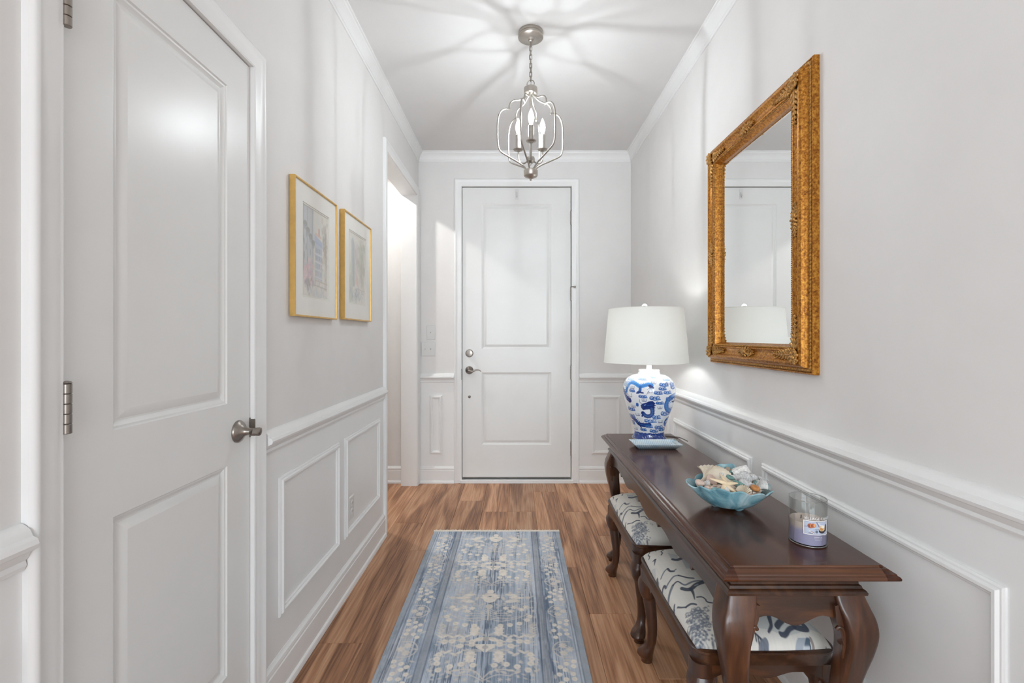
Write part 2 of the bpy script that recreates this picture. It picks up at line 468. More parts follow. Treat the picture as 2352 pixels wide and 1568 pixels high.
# side hall beyond the cased opening
struct(MB().box((SX0-0.1, 2.2, 0), (SX0, YB+0.12, H)).build('wall_side_hall', M_WALL, smooth=None))
struct(MB().box((SX0-0.1, 2.2-0.1, 0), (XL-WT, 2.2, H)).build('wall_side_hall_front', M_WALL, smooth=None))
struct(MB().box((SX0-0.1, 2.1, 2.74), (XL-WT, YB+0.12, 2.82)).build('ceiling_side_hall', M_CEIL, smooth=None))
# living room behind the camera
struct(MB().box((-2.7, YR-0.1, 0), (XL-WT, YR, H)).build('wall_living_left_return', M_WALL, smooth=None))
struct(MB().box((XR+WT, YR-0.1, 0), (3.0, YR, H)).build('wall_living_right_return', M_WALL, smooth=None))
def window_wall(name, xa, xb):
    m = MB()
    for (ya, yb, za, zb) in ((-5.2, -4.25, 0, H), (-1.25, YR-0.1, 0, H), (-4.25, -1.25, 0, 0.5), (-4.25, -1.25, 2.4, H)): m.box((xa, ya, za), (xb, yb, zb))
    return struct(m.build(name, M_WALL, smooth=None))
window_wall('wall_living_left', -2.7, -2.6); window_wall('wall_living_right', 2.9, 3.0)
for n_, xw, sg in ((2, -2.6, 1), (3, 2.9, -1)):  # the right-hand window is invented, an unseen opening added to let light in
    w_ = struct(MB().frame((-4.33, -1.17, 0.42, 2.48), [(0, 0), (0, 0.02), (0.08, 0.02), (0.08, -0.05)], lambda s, t, h, xw=xw, sg=sg: (xw + sg*h, s, t)).build('window_%d' % n_, M_TRIM))
    MB().box((xw - 0.05 if sg > 0 else xw, -2.78, 0.5), (xw if sg > 0 else xw + 0.05, -2.72, 2.4)).build('mullion', M_TRIM, w_)
wr = MB()
for a, b in (((-2.7, -5.3, 0), (-1.7, -5.2, H)), ((1.9, -5.3, 0), (3.0, -5.2, H)), ((-1.7, -5.3, 0), (1.9, -5.2, 0.5)), ((-1.7, -5.3, 2.4), (1.9, -5.2, H))): wr.box(a, b)
struct(wr.build('wall_living_rear', M_WALL, smooth=None))
struct(MB().box((-2.7, -5.3, H), (3.0, YR, H+0.08)).build('ceiling_living', M_CEIL, smooth=None))
win = struct(MB().frame((-1.78, 1.98, 0.42, 2.48), [(0, 0), (0, 0.02), (0.08, 0.02), (0.08, -0.05)], lambda s, t, h: (s, -5.2 + h, t)).build('window_1', M_TRIM))
MB().box((-0.53, -5.26, 0.5), (-0.47, -5.22, 2.4)).build('mullion', M_TRIM, win)
MB().box((0.67, -5.26, 0.5), (0.73, -5.22, 2.4)).build('mullion', M_TRIM, win)

# ---- mouldings
CROWN = [(0, H-0.080), (0.006, H-0.080), (0.008, H-0.068), (0.011, H-0.066), (0.012, H-0.056), (0.016, H-0.040), (0.024, H-0.026),
         (0.034, H-0.018), (0.036, H-0.010), (0.043, H-0.008), (0.044, H), (0, H)]
RAIL = [(0, 0.840), (0.008, 0.842), (0.012, 0.850), (0.010, 0.858), (0.014, 0.862), (0.018, 0.872), (0.030, 0.878), (0.033, 0.886),
        (0.030, 0.894), (0.022, 0.898), (0.018, 0.908), (0.010, 0.915), (0.004, 0.918), (0, 0.918)]
BASE = [(0, 0), (0.026, 0), (0.026, 0.008), (0.022, 0.018), (0.015, 0.022), (0.015, 0.104), (0.012, 0.108), (0.012, 0.112), (0.015, 0.116),
        (0.013, 0.128), (0.006, 0.134), (0.004, 0.140), (0, 0.140)]
CASE = [(0, 0), (0, 0.012), (0.004, 0.017), (0.009, 0.0195), (0.014, 0.019), (0.018, 0.016), (0.036, 0.014), (0.048, 0.013), (0.054, 0.011), (0.060, 0.012), (0.064, 0.010), (0.064, 0)]
PANEL = [(0, 0), (0, 0.007), (0.004, 0.010), (0.008, 0.010), (0.012, 0.016), (0.019, 0.016), (0.024, 0.010), (0.028, 0.009), (0.031, 0.005), (0.031, 0)]

cr = struct(MB().run(YR, YB, CROWN, mpL, 0, -1).build('trim_1', M_TRIM)); cr['label'] = 'white crown moulding along the left wall'
cr = struct(MB().run(YR, YB, CROWN, mpR, 0, -1).build('trim_2', M_TRIM)); cr['label'] = 'white crown moulding above the gold mirror'
cr = struct(MB().run(XL, XR, CROWN, mpB, 1, -1).build('trim_3', M_TRIM)); cr['label'] = 'white crown moulding above the front door'

def rail(l0, l1, mp, parent, k0=0.0, k1=0.0): MB().run(l0, l1, RAIL, mp, k0, k1).build('chair_rail', M_TRIM, parent)
CW = 0.064
rail(YR, DL0 - CW - 0.002, mpL, wall_left); rail(DL1 + CW + 0.004, OP0 - CW - 0.004, mpL, wall_left)
rail(YR, YB, mpR, wall_right, 0, -1)
rail(XL, FD0 - CW, mpB, wall_back, 0, 0); rail(FD1 + CW, XR, mpB, wall_back, 0, -1)
bb = struct(MB().run(YR, DL0 - CW, BASE, mpL).run(DL1 + CW, OP0 - CW, BASE, mpL).build('baseboard_left', M_TRIM))
bb = struct(MB().run(YR, YB, BASE, mpR, 0, -1).build('baseboard_right', M_TRIM))
bb = struct(MB().run(XL, FD0 - CW, BASE, mpB).run(FD1 + CW, XR, BASE, mpB, 0, -1).run(SX0, XL - WT, BASE, mpB).build('baseboard_back', M_TRIM))

def panel(rect, mp, parent): MB().frame(rect, PANEL, mp).build('panel_molding', M_TRIM, parent)
# lower walls are painted with the trim colour: a thin skin below the chair rail
def skin(l0, l1, mp, parent): MB().run(l0, l1, [(0, 0), (0.0022, 0), (0.0022, 0.846), (0, 0.846)], mp).build('wainscot', M_TRIM, parent, smooth=None)
skin(YR, DL0 - 0.03, mpL, wall_left); skin(DL1 + 0.03, OP0 - 0.03, mpL, wall_left); skin(YR, YB, mpR, wall_right)
skin(XL, FD0 - 0.03, mpB, wall_back); skin(FD1 + 0.03, XR, mpB, wall_back)
panel((1.618, 2.166, 0.262, 0.742), fL, wall_left); panel((2.241, 2.807, 0.262, 0.742), fL, wall_left)
panel((-0.45, 0.70, 0.262, 0.742), fL, wall_left)
for a, b in ((-0.20, 0.845), (0.928, 1.845), (1.926, 2.873), (2.950, 3.885)): panel((a, b, 0.250, 0.732), fR, wall_right)
panel((-0.720, -0.614, 0.240, 0.735), fB, wall_back); panel((0.636, 0.881, 0.240, 0.735), fB, wall_back)

# casings: closet door, cased opening, front door
def casing(name, rect, mp, label):
    o = struct(MB().frame(rect, CASE, mp, open_bottom=True).build(name, M_TRIM)); o['label'] = label; return o
casing('trim_4', (DL0 - CW, DL1 + CW, 0, DLT + CW), fL, 'white moulded casing round the closet door')
casing('trim_5', (OP0 - CW, OP1 + CW, 0, OPT + CW), fL, 'white moulded casing round the open passage')
casing('trim_6', (FD0 - CW, FD1 + CW, 0, FDT + CW), fB, 'white moulded casing round the front door')
jb = MB().box((XL-WT-0.004, OP0-0.012, 0), (XL+0.003, OP0+0.004, OPT)).box((XL-WT-0.004, OP1-0.004, 0), (XL+0.003, OP1+0.012, OPT)) \
    .box((XL-WT-0.004, OP0-0.012, OPT-0.004), (XL+0.003, OP1+0.012, OPT+0.012))
o = struct(jb.build('trim_7', M_TRIM, smooth=None)); o['label'] = 'white jamb boards lining the open passage'
o = struct(MB().frame((OP0 - CW, OP1 + CW, 0, OPT + CW), CASE, lambda s, t, h: (XL - WT - h, s, t), open_bottom=True).build('trim_8', M_TRIM)); o['label'] = 'white casing on the side hall face of the passage'

# ---- doors
STICK = [(0, 0), (0.003, -0.004), (0.007, -0.005), (0.010, -0.0075), (0.016, -0.0105), (0.020, -0.0105), (0.022, -0.0095), (0.036, -0.004), (0.040, -0.003)]
def door(name, label, s0, s1, z0, z1, panels, mp, thick, mat):
    """mp(s, t, h); panels (s0, s1, t0, t1) stacked, one column"""
    mb = MB(); p0, p1 = panels[0][0], panels[0][1]
    def quad(a, b, c, d): mb.add([mp(a, c, 0), mp(b, c, 0), mp(b, d, 0), mp(a, d, 0)], [(0, 1, 2, 3)])
    quad(s0, p0, z0, z1); quad(p1, s1, z0, z1)
    zs = sorted([(p[2], p[3]) for p in panels]); prev = z0
    for a, b in zs: quad(p0, p1, prev, a); prev = b
    quad(p0, p1, prev, z1)
    c = [(s0, z0), (s1, z0), (s1, z1), (s0, z1)]
    vs = [mp(a, b, 0) for a, b in c] + [mp(a, b, -thick) for a, b in c]
    mb.add(vs, [(0, 1, 5, 4), (1, 2, 6, 5), (2, 3, 7, 6), (3, 0, 4, 7), (4, 5, 6, 7)])
    o = struct(mb.build(name, mat, smooth=None)); o['label'] = label
    for q in panels:
        m2 = MB().frame(q, STICK, mp); a, h = STICK[-1]
        m2.add([mp(q[0]+a, q[2]+a, h), mp(q[1]-a, q[2]+a, h), mp(q[1]-a, q[3]-a, h), mp(q[0]+a, q[3]-a, h)], [(0, 1, 2, 3)])
        m2.build('panel', mat, o, smooth=20)
    return o

XD = XL - 0.003
mpD = lambda s, t, h: (XD + h, s, t)
closet = door('door_1', 'white two-panel closet door in the left wall', DL0 + 0.003, DL1 - 0.003, 0.012, DLT - 0.003,
              [(0.960, 1.341, 1.034, 1.938), (0.960, 1.341, 0.262, 0.858)], mpD, 0.035, M_DOOR)
YD = YB + 0.006
mpF = lambda s, t, h: (s, YD - h, t)
front = door('door_2', 'white two-panel front door at the end of the hall', FD0 + 0.0045, FD1 - 0.007, 0.046, FDT - 0.006,
             [(-0.284, 0.301, 1.120, 2.340), (-0.284, 0.301, 0.316, 0.925)], mpF, 0.044, M_DOOR)
MB().box((FD0 + 0.006, YD + 0.002, 0.034), (FD1 - 0.009, YD + 0.03, 0.0465)).build('sweep', M_GREYRUB, front)
o = struct(MB().box((FD0 - 0.02, YB + 0.055, -0.005), (FD1 + 0.02, YB + 0.15, FDT + 0.02)).build('trim_9', M_TRIM, smooth=None)); o['label'] = 'white box added behind the front door to keep its gaps dark'  # unseen box added to close the hole, so the door gaps stay shaded
o = struct(MB().box((FD0 - 0.012, YB - 0.028, 0), (FD1 + 0.014, YB + 0.055, 0.026), 0.003).build('trim_10', M_TRIM)); o['label'] = 'white threshold board below the front door'
o = struct(MB().box((XL - WT, DL0, -0.005), (XL - 0.045, DL1, DLT), 0).build('trim_11', M_TRIM, smooth=None)); o['label'] = 'white box added behind the closet door to keep its gaps dark'  # unseen filler box added behind the leaf; keeps the gap round it dark

# hinges of the closet door: knuckle barrel of five rings and a leaf
def hinge(parent, c, axis_out, hgt, r, stop=False):
    hb = MB(); n = 5
    for k in range(n):
        a, b = c[2] + hgt * k / n, c[2] + hgt * (k + 1) / n
        hb.lathe((c[0], c[1], a), [(r*0.9, 0.0004), (r, 0.0012), (r, hgt/n - 0.0012), (r*0.9, hgt/n - 0.0004)], 14)
    hb.lathe((c[0], c[1], c[2] + hgt), [(r*0.8, 0), (r*1.05, 0.001), (r*0.8, 0.004), (r*0.2, 0.005)], 14)
    o = hb.build('hinge', M_NICK, parent)
    return o
for z in (1.051, 1.780, 0.25):
    h_ = hinge(closet, (XL + 0.0115, DL0 + 0.0035, z), 0, 0.090, 0.0075)
    MB().box((XL - 0.002, DL0 - 0.0005, z), (XL + 0.010, DL0 + 0.0015, z + 0.09)).build('hinge_leaf', M_NICK, h_, smooth=None)
for yt in (486, 660, 841, 1016):
    z = EYE - (yt + 30 - VY) / 273.5
    h_ = hinge(front, (FD1 - 0.003, YB - 0.004, z), 1, 0.112, 0.0065)
    if yt == 660:
        MB().tube([(FD1 - 0.003, YB - 0.008, z + 0.114), (FD1 + 0.012, YB - 0.03, z + 0.114), (FD1 + 0.024, YB - 0.036, z + 0.112)], 0.003, 8) \
            .lathe((FD1 + 0.026, YB - 0.022, z + 0.112), [(0.009, 0), (0.010, 0.004), (0.008, 0.014), (0.002, 0.016)], 14, axis='-y').build('hinge_pin_stop', M_NICK, h_)

# closet lever handle: domed rose, neck and lever blade turned towards the hinges
hy, hz = 1.392, 0.946
lv = MB().lathe((XD, hy, hz), [(0.0325, 0), (0.0325, 0.004), (0.030, 0.008), (0.022, 0.014), (0.0135, 0.021), (0.0110, 0.030), (0.0095, 0.038), (0.004, 0.040)], 36, axis='x') \
    .build('lever_handle', M_NICK, closet)
blade = MB(); rings = []
for i in range(9):
    t = i / 8.0
    xx = XD + 0.030 + 0.024 * t; yy = hy + 0.004 + 0.022 * t; zz = hz - 0.001 - 0.004 * math.sin(t * PI / 2)
    w_ = (0.0085 + 0.0045 * t); th = 0.0085 - 0.001 * t
    if i == 8: w_ *= 0.8; th *= 0.8
    rings.append([(xx, yy + th * math.cos(a), zz + w_ * math.sin(a) + 0.4 * th * math.cos(a)) for a in [2*PI*k/14 for k in range(14)]])
blade.loft(rings).build('lever_blade', M_NICK, lv)
MB().box((XL - 0.006, DL1 - 0.0015, hz - 0.03), (XL + 0.0, DL1 - 0.0002, hz + 0.03)).box((XL - 0.001, DL1 - 0.0012, hz - 0.026), (XL + 0.014, DL1 + 0.0006, hz + 0.026), 0.0005).build('strike_plate', M_NICK, closet)

# front door hardware
def atB(x, y): return ((x - VX) / 273.5, EYE - (y - VY) / 273.5)
dx, dz = atB(1078, 811)
db = MB().lathe((dx, YD, dz), [(0.033, 0), (0.033, 0.004), (0.030, 0.010), (0.027, 0.013), (0.012, 0.015)], 32, axis='-y').build('deadbolt', M_NICK, front)
MB().box((dx - 0.0035, YD - 0.030, dz - 0.019), (dx + 0.0035, YD - 0.012, dz + 0.019), 0.002).build('thumb_turn', M_BRUSH, db)
dx, dz = atB(1078, 850)
hd = MB().lathe((dx, YD, dz), [(0.034, 0), (0.034, 0.004), (0.032, 0.010), (0.026, 0.018), (0.014, 0.028), (0.011, 0.036), (0.011, 0.052), (0.005, 0.054)], 32, axis='-y').build('lever_handle', M_NICK, front)
P = smoothpath([(dx - 0.004, YD - 0.05, dz), (dx + 0.03, YD - 0.05, dz - 0.006), (dx + 0.06, YD - 0.05, dz + 0.004), (dx + 0.085, YD - 0.049, dz + 0.004), (dx + 0.102, YD - 0.048, dz - 0.008)], 5)
MB().tube(P, [0.009 - 0.006 * i / (len(P)-1) for i in range(len(P))], 12).build('lever_blade', M_NICK, hd)
dx, dz = atB(1078, 911)
MB().lathe((dx, YD, dz), [(0.012, 0), (0.012, 0.003), (0.008, 0.006), (0.006, 0.010), (0.002, 0.012)], 20, axis='-y').build('bolt_plug', M_NICK, front)
MB().box((FD0 - 0.004, YB - 0.0225, EYE - (855 - VY + 8)/273.5 - 0.03), (FD0 + 0.002, YB - 0.004, EYE - (855 - VY)/273.5 + 0.03), 0.001).build('strike_plate', M_NICK, front)
# clear wreath hook stuck to the top of the door
dx, dz = atB(1187, 446)
hk = thing('adhesive_hook', 'small clear plastic hook stuck high on the front door', 'hook', (dx, YD, dz - 0.045))
MB().box((dx - 0.014, YD - 0.003, dz - 0.04), (dx + 0.014, YD, dz + 0.045), 0.001).build('backplate', M_PLAST, hk)
MB().tube(smoothpath([(dx, YD - 0.003, dz + 0.02), (dx, YD - 0.010, dz), (dx, YD - 0.014, dz - 0.018), (dx, YD - 0.020, dz - 0.026), (dx, YD - 0.026, dz - 0.014)], 4), 0.005, 8).build('hook', M_PLAST, hk)

# switch plates and outlet
def toggle(parent, x, z):
    sk = MB().box((x - 0.006, YB - 0.008, z - 0.013), (x + 0.006, YB - 0.004, z + 0.013), 0.001).build('toggle_slot', M_PLAST, parent)
    MB().loft([[(x-0.004, YB-0.007, z-0.004), (x+0.004, YB-0.007, z-0.004), (x+0.004, YB-0.007, z+0.006), (x-0.004, YB-0.007, z+0.006)],
               [(x-0.003, YB-0.018, z+0.004), (x+0.003, YB-0.018, z+0.004), (x+0.003, YB-0.017, z+0.011), (x-0.003, YB-0.017, z+0.011)]]).build('toggle', M_PLAST, sk)
def plate(x0, x1, z0, z1, parent):
    MB().frame((x0, x1, z0, z1), [(0, 0), (0, 0.002), (0.005, 0.006)], fB).add([fB(x0+.005, z0+.005, .006), fB(x1-.005, z0+.005, .006), fB(x1-.005, z1-.005, .006), fB(x0+.005, z1-.005, .006)], [(0, 1, 2, 3)]).build('cover_plate', M_PLAST, parent)
for nm, lb, a, b, tg in (('light_switch', 'single white toggle light switch beside the front door', (980, 747), (1000, 780), (989.5,)),
                     ('double_light_switch', 'double white toggle light switch below the single one', (967.5, 785), (1000, 818), (977, 989.5))):
    (x0, z1), (x1, z0) = atB(*a), atB(*b)
    t_ = thing(nm, lb, 'light switch', ((x0+x1)/2, YB, z0)); plate(x0, x1, z0, z1, t_)
    for q in tg: toggle(t_, (q - VX)/273.5, (z0+z1)/2)
ot = thing('wall_outlet', 'white electrical outlet low on the left wall inside a panel moulding', 'outlet', (XL, 2.333, 0.324))
MB().frame((2.298, 2.368, 0.324, 0.440), [(0, 0), (0, 0.003), (0.005, 0.0075)], fL).add([fL(2.303, .329, .0075), fL(2.363, .329, .0075), fL(2.363, .435, .0075), fL(2.303, .435, .0075)], [(0, 1, 2, 3)]).build('cover_plate', M_PLAST, ot)
for z in (0.362, 0.402):
    s_ = MB().lathe((XL + 0.007, 2.333, z), [(0.017, 0), (0.017, 0.002), (0.016, 0.003)], 20, axis='x').build('socket', M_PLAST, ot)
    MB().box((XL+0.0101, 2.3265, z), (XL+0.0106, 2.3285, z+0.008)).box((XL+0.0101, 2.3375, z), (XL+0.0106, 2.3395, z+0.008))  .build('slots', M_NICK, s_, smooth=None)  # slots are not cut; darker metal strips stand for the shade inside them

# recessed ceiling light of the side hall
CAN = (-1.42, 3.50, 2.738)
cn = thing('recessed_ceiling_light', 'round white recessed light in the ceiling of the side hall', 'ceiling light', CAN)
MB().lathe(CAN, [(0.085, 0.002), (0.085, -0.004), (0.065, -0.006), (0.060, 0.0)], 32, cap=False).build('trim_ring', M_PLAST, cn)
MB().lathe(CAN, [(0.060, 0.001), (0.0005, 0.001)], 32, cap=False).build('lens', emit('can_lens', (1, 0.97, 0.93, 1), 6.0), cn)
sl = bpy.data.lights.new('side_hall_lamp_offscreen', 'SPOT'); sl.energy = CAN_W * 10; sl.spot_size = math.radians(150); sl.spot_blend = 0.25; sl.shadow_soft_size = 0.035; sl.color = (1, 0.98, 0.95)
so = bpy.data.objects.new('side_hall_lamp_offscreen', sl); COL.objects.link(so); so.parent = cn; so.location = (0, 0, -0.012)

# ================================================================== CHANDELIER
CX, CY = 0.077, 2.40
ch = thing('pendant_chandelier', 'brushed silver open-cage pendant chandelier with three lit candle bulbs', 'chandelier', (CX, CY, 2.017))
MB().lathe((CX, CY, H), [(0.062, 0), (0.063, -0.004), (0.063, -0.014), (0.060, -0.016), (0.060, -0.020), (0.064, -0.023), (0.064, -0.028), (0.060, -0.031), (0.020, -0.034), (0.013, -0.040), (0.012, -0.048), (0.004, -0.052)], 40).build('canopy', M_TAUPE, ch)
ztop, zbot = H - 0.050, 2.524
nl = 9; step = (ztop - zbot) / nl
for k in range(nl):
    zc = ztop - (k + 0.5) * step; L_ = step * 0.5 + 0.0035
    u = Vector((1, 0, 0)) if k % 2 else Vector((0.35, 0.94, 0))
    pts = []
    for i in range(20):
        a = 2*PI*i/20; c_, s_ = math.cos(a), math.sin(a)
        pts.append(Vector((CX, CY, zc)) + u * 0.0062 * c_ + Vector((0, 0, (L_ - 0.0062) * (1 if s_ > 0 else -1) if abs(s_) > 1e-6 else 0)) + Vector((0, 0, 0.0062 * s_)))
    w = u.cross(Vector((0, 0, 1))); vs = []; fs = []
    for i, p in enumerate(pts):
        t = (pts[(i+1) % 20] - pts[i-1]).normalized(); n_ = t.cross(w)
        for q in range(6): vs.append(p + (n_ * math.cos(2*PI*q/6) + w * math.sin(2*PI*q/6)) * 0.0017)
    for i in range(20):
        for q in range(6): fs.append((i*6+q, ((i+1)%20)*6+q, ((i+1)%20)*6+(q+1)%6, i*6+(q+1)%6))
    MB().add(vs, fs).build('chain_link', M_NICK, ch)
MB().tube(smoothpath([(CX+0.003, CY, ztop), (CX-0.004, CY-0.004, 2.65), (CX+0.004, CY-0.003, 2.57), (CX, CY, 2.488)], 6), 0.0014, 6).build('wire', M_NICK, ch)
MB().torus((CX, CY, 2.509), 0.019, 0.0022, Vector((0.96, -0.28, 0)), Vector((0, 0, 1)), 28, 8).build('loop', M_NICK, ch)
MB().lathe((CX, CY, 2.488), [(0.006, 0.008), (0.010, 0.003), (0.032, 0.001), (0.034, -0.002), (0.034, -0.030), (0.031, -0.033), (0.025, -0.034), (0.008, -0.036)], 32).build('top_cap', M_TAUPE, ch)
ZT = 2.450
S_ = 5.643e-4; RR = 0.171
ARM = [(0.07, 0.004), (0.14, -10*S_), (0.24, -36*S_), (0.36, -52*S_), (0.48, -58*S_), (0.58, -74*S_), (0.635, -105*S_), (0.645, -140*S_), (0.60, -150*S_)]
ARM2 = [(0.60, -150*S_), (0.70, -141*S_), (0.80, -146*S_), (0.90, -170*S_), (0.965, -212*S_), (0.995, -270*S_), (1.0, -350*S_), (0.995, -430*S_), (0.97, -492*S_), (0.90, -528*S_), (0.74, -556*S_), (0.52, -590*S_), (0.32, -620*S_), (0.20, -645*S_), (0.13, -672*S_)]
for k in range(6):
    th = math.radians(-12 + 60 * k); d = Vector((math.cos(th), -math.sin(th), 0))
    f_ = lambda q: Vector((CX, CY, ZT)) + d * (q[0] * RR) + Vector((0, 0, q[1]))
    mb = MB().tube(smoothpath([f_(q) for q in ARM], 4), 0.0042, 10).tube(smoothpath([f_(q) for q in ARM2], 4), 0.0042, 10)
    mb.build('cage_arm', M_BRUSH, ch)
MB().lathe((CX, CY, 2.034), [(0.003, -0.017), (0.006, -0.013), (0.005, -0.008), (0.012, -0.005), (0.022, -0.001), (0.032, 0.004), (0.036, 0.010), (0.036, 0.034), (0.032, 0.037), (0.010, 0.039)], 32).build('bottom_cap', M_TAUPE, ch)
MB().lathe((CX, CY, 2.10), [(0.006, 0.352), (0.006, 0.04), (0.019, 0.036), (0.021, 0.030), (0.021, 0.014), (0.014, 0.008), (0.006, 0.004), (0.004, -0.004)], 20).build('stem', M_BRUSH, ch)
for k in range(3):
    th = math.radians(90 + 120 * k); d = Vector((math.cos(th), -math.sin(th), 0)); r0 = 0.072
    b = Vector((CX, CY, 0)) + d * r0
    at_ = lambda r, z: Vector((CX + d.x * r, CY + d.y * r, z))
    arm = MB().tube(smoothpath([at_(0.015, 2.122), at_(0.036, 2.112), at_(0.060, 2.118), at_(0.071, 2.140), at_(0.072, 2.178)], 5), 0.0038, 10).build('candle_arm', M_BRUSH, ch)
    MB().lathe((b.x, b.y, 2.178), [(0.004, 0), (0.010, 0.002), (0.012, 0.005), (0.024, 0.009), (0.026, 0.012), (0.024, 0.013), (0.014, 0.0125)], 28).build('drip_dish', M_BRUSH, arm)
    MB().lathe((b.x, b.y, 2.190), [(0.0135, 0), (0.0135, 0.074), (0.011, 0.077), (0.006, 0.078)], 24).build('candle_sleeve', M_BRUSH, arm)
    MB().lathe((b.x, b.y, 2.268), [(0.007, 0), (0.008, 0.006), (0.0135, 0.022), (0.0155, 0.034), (0.0135, 0.050), (0.008, 0.066), (0.003, 0.078), (0.0006, 0.083)], 14).build('bulb', M_BULB, arm)
    MB().lathe((b.x, b.y, 2.285), [(0.001, 0), (0.004, 0.002), (0.004, 0.026), (0.001, 0.028)], 8).build('filament', M_FILA, arm)

# ================================================================== GOLD MIRROR
def gold_mat():
    t = NT('antique_gold'); v = t.coords((1, 1, 1))
    n1 = t.node('ShaderNodeTexNoise'); n1.inputs['Scale'].default_value = 105; n1.inputs['Detail'].default_value = 6; n1.inputs['Roughness'].default_value = 0.7; t.ln(v, n1.inputs['Vector'])
    n2 = t.node('ShaderNodeTexNoise'); n2.inputs['Scale'].default_value = 190; n2.inputs['Detail'].default_value = 3; t.ln(v, n2.inputs['Vector'])
    a = t.node('ShaderNodeMath', operation='MULTIPLY_ADD'); a.inputs[1].default_value = 0.5; t.ln(n2.outputs[0], a.inputs[0]); t.ln(n1.outputs[0], a.inputs[2])
    t.ln(t.ramp(a.outputs[0], [(0.54, srgb(104, 58, 16)), (0.72, srgb(166, 104, 28)), (0.90, srgb(206, 148, 60))]), t.p.inputs['Base Color'])
    t.p.inputs['Metallic'].default_value = 0.55; t.p.inputs['Roughness'].default_value = 0.36
    t.bump(n2.outputs[0], 0.2, 0.0008); return t.m
M_GOLD = gold_mat()
M_GOLDD = plain('aged_bronze_gold', srgb(184, 138, 76), 0.36, 0.7, noise=0.4, nscale=140)
M_MIRR = plain('mirror_silver', (0.90, 0.91, 0.905, 1), 0.004, 1.0, noise=0.0)
MY0, MY1, MZ0, MZ1 = 1.505, 2.300, 1.102, 2.124
mir = thing('wall_mirror', 'large rectangular mirror in an ornate antique gold frame', 'mirror', (XR, (MY0+MY1)/2, MZ0))
FRAME = [(0, 0), (0, 0.018), (0.003, 0.021), (0.006, 0.021), (0.008, 0.018), (0.021, 0.026), (0.023, 0.036), (0.027, 0.043), (0.034, 0.047), (0.040, 0.047), (0.043, 0.044),
         (0.046, 0.040), (0.054, 0.036), (0.064, 0.035), (0.072, 0.038), (0.076, 0.041), (0.080, 0.041), (0.083, 0.037), (0.088, 0.035), (0.091, 0.026), (0.094, 0.020), (0.098, 0.012)]
MB().frame((MY0, MY1, MZ0, MZ1), FRAME, fR).build('frame', M_GOLD, mir, smooth=16)
GI = 0.097; g0, g1, g2, g3 = MY0+GI, MY1-GI, MZ0+GI, MZ1-GI
gl = MB().frame((g0, g1, g2, g3), [(0, 0.0125), (0.025, 0.0145)], fR)
gl.add([fR(g0+.025, g2+.025, .0145), fR(g1-.025, g2+.025, .0145), fR(g1-.025, g3-.025, .0145), fR(g0+.025, g3-.025, .0145)], [(0, 1, 2, 3)])
gl.build('mirror_glass', M_MIRR, mir, smooth=None)
def along(rect, inset, spacing):
    s0, s1, t0, t1 = rect[0]+inset, rect[1]-inset, rect[2]+inset, rect[3]-inset; out = []
    for (a, b) in (((s0, t0), (s1, t0)), ((s1, t0), (s1, t1)), ((s1, t1), (s0, t1)), ((s0, t1), (s0, t0))):
        L_ = math.hypot(b[0]-a[0], b[1]-a[1]); n = int(L_ / spacing)
        for i in range(n):
            q = (i + 0.5) / n; out.append((a[0]+(b[0]-a[0])*q, a[1]+(b[1]-a[1])*q, math.atan2(b[1]-a[1], b[0]-a[0])))
    return out
MR = (MY0, MY1, MZ0, MZ1)
def wallM(rot):   # local (along, across, out) -> right wall frame
    c, s = math.cos(rot), math.sin(rot)
    return Matrix(((0, 0, -1), (c, -s, 0), (s, c, 0)))
rp = MB()
for (s, t, a) in along(MR, 0.0860, 0.0072): rp.ellipsoid(fR(s, t, 0.0375), 0.0044, 0.0026, 0.0036, wallM(a + 0.7), 6, 4)
rp.build('rope_beading', M_GOLDD, mir, smooth=60)['kind'] = 'stuff'
sc = MB()
for (s, t, a) in along(MR, 0.0145, 0.0125): sc.ellipsoid(fR(s, t, 0.0215), 0.0086, 0.0062, 0.0034, wallM(a + 0.5), 10, 4)
sc.build('gadroon_edge', M_GOLDD, mir, smooth=60)['kind'] = 'stuff'
def ornament(mb, s, t, ang, L_, W_, h, n=7, curl=0.5):
    """acanthus spray from (s, t) along ang: overlapping curled leaflets and a stem"""
    for i in range(n):
        q = (i + 0.6) / n; bx = s + math.cos(ang) * L_ * q; by = t + math.sin(ang) * L_ * q
        for sg in (-1, 1):
            aa = ang + sg * (0.85 - 0.35 * q); ll = W_ * (1.05 - 0.72 * q)
            cx, cy = bx + math.cos(aa) * ll * 0.5, by + math.sin(aa) * ll * 0.5
            mb.ellipsoid(fR(cx, cy, h + 0.004 * (1 - q)), ll * 0.55, ll * 0.20 + 0.0012, 0.0045, wallM(aa), 8, 4)
            mb.ellipsoid(fR(cx + math.cos(aa)*ll*0.42, cy + math.sin(aa)*ll*0.42, h + 0.005), 0.0032, 0.0028, 0.0034, wallM(aa), 6, 4)
    pts = [fR(s + math.cos(ang)*L_*k/6, t + math.sin(ang)*L_*k/6, h + 0.005 - 0.002*k/6) for k in range(7)]
    mb.tube(pts, [0.0042 - 0.0005*k for k in range(7)], 6)
    mb.ellipsoid(fR(s + math.cos(ang)*L_, t + math.sin(ang)*L_, h + 0.003), 0.007, 0.004, 0.004, wallM(ang), 8, 4)
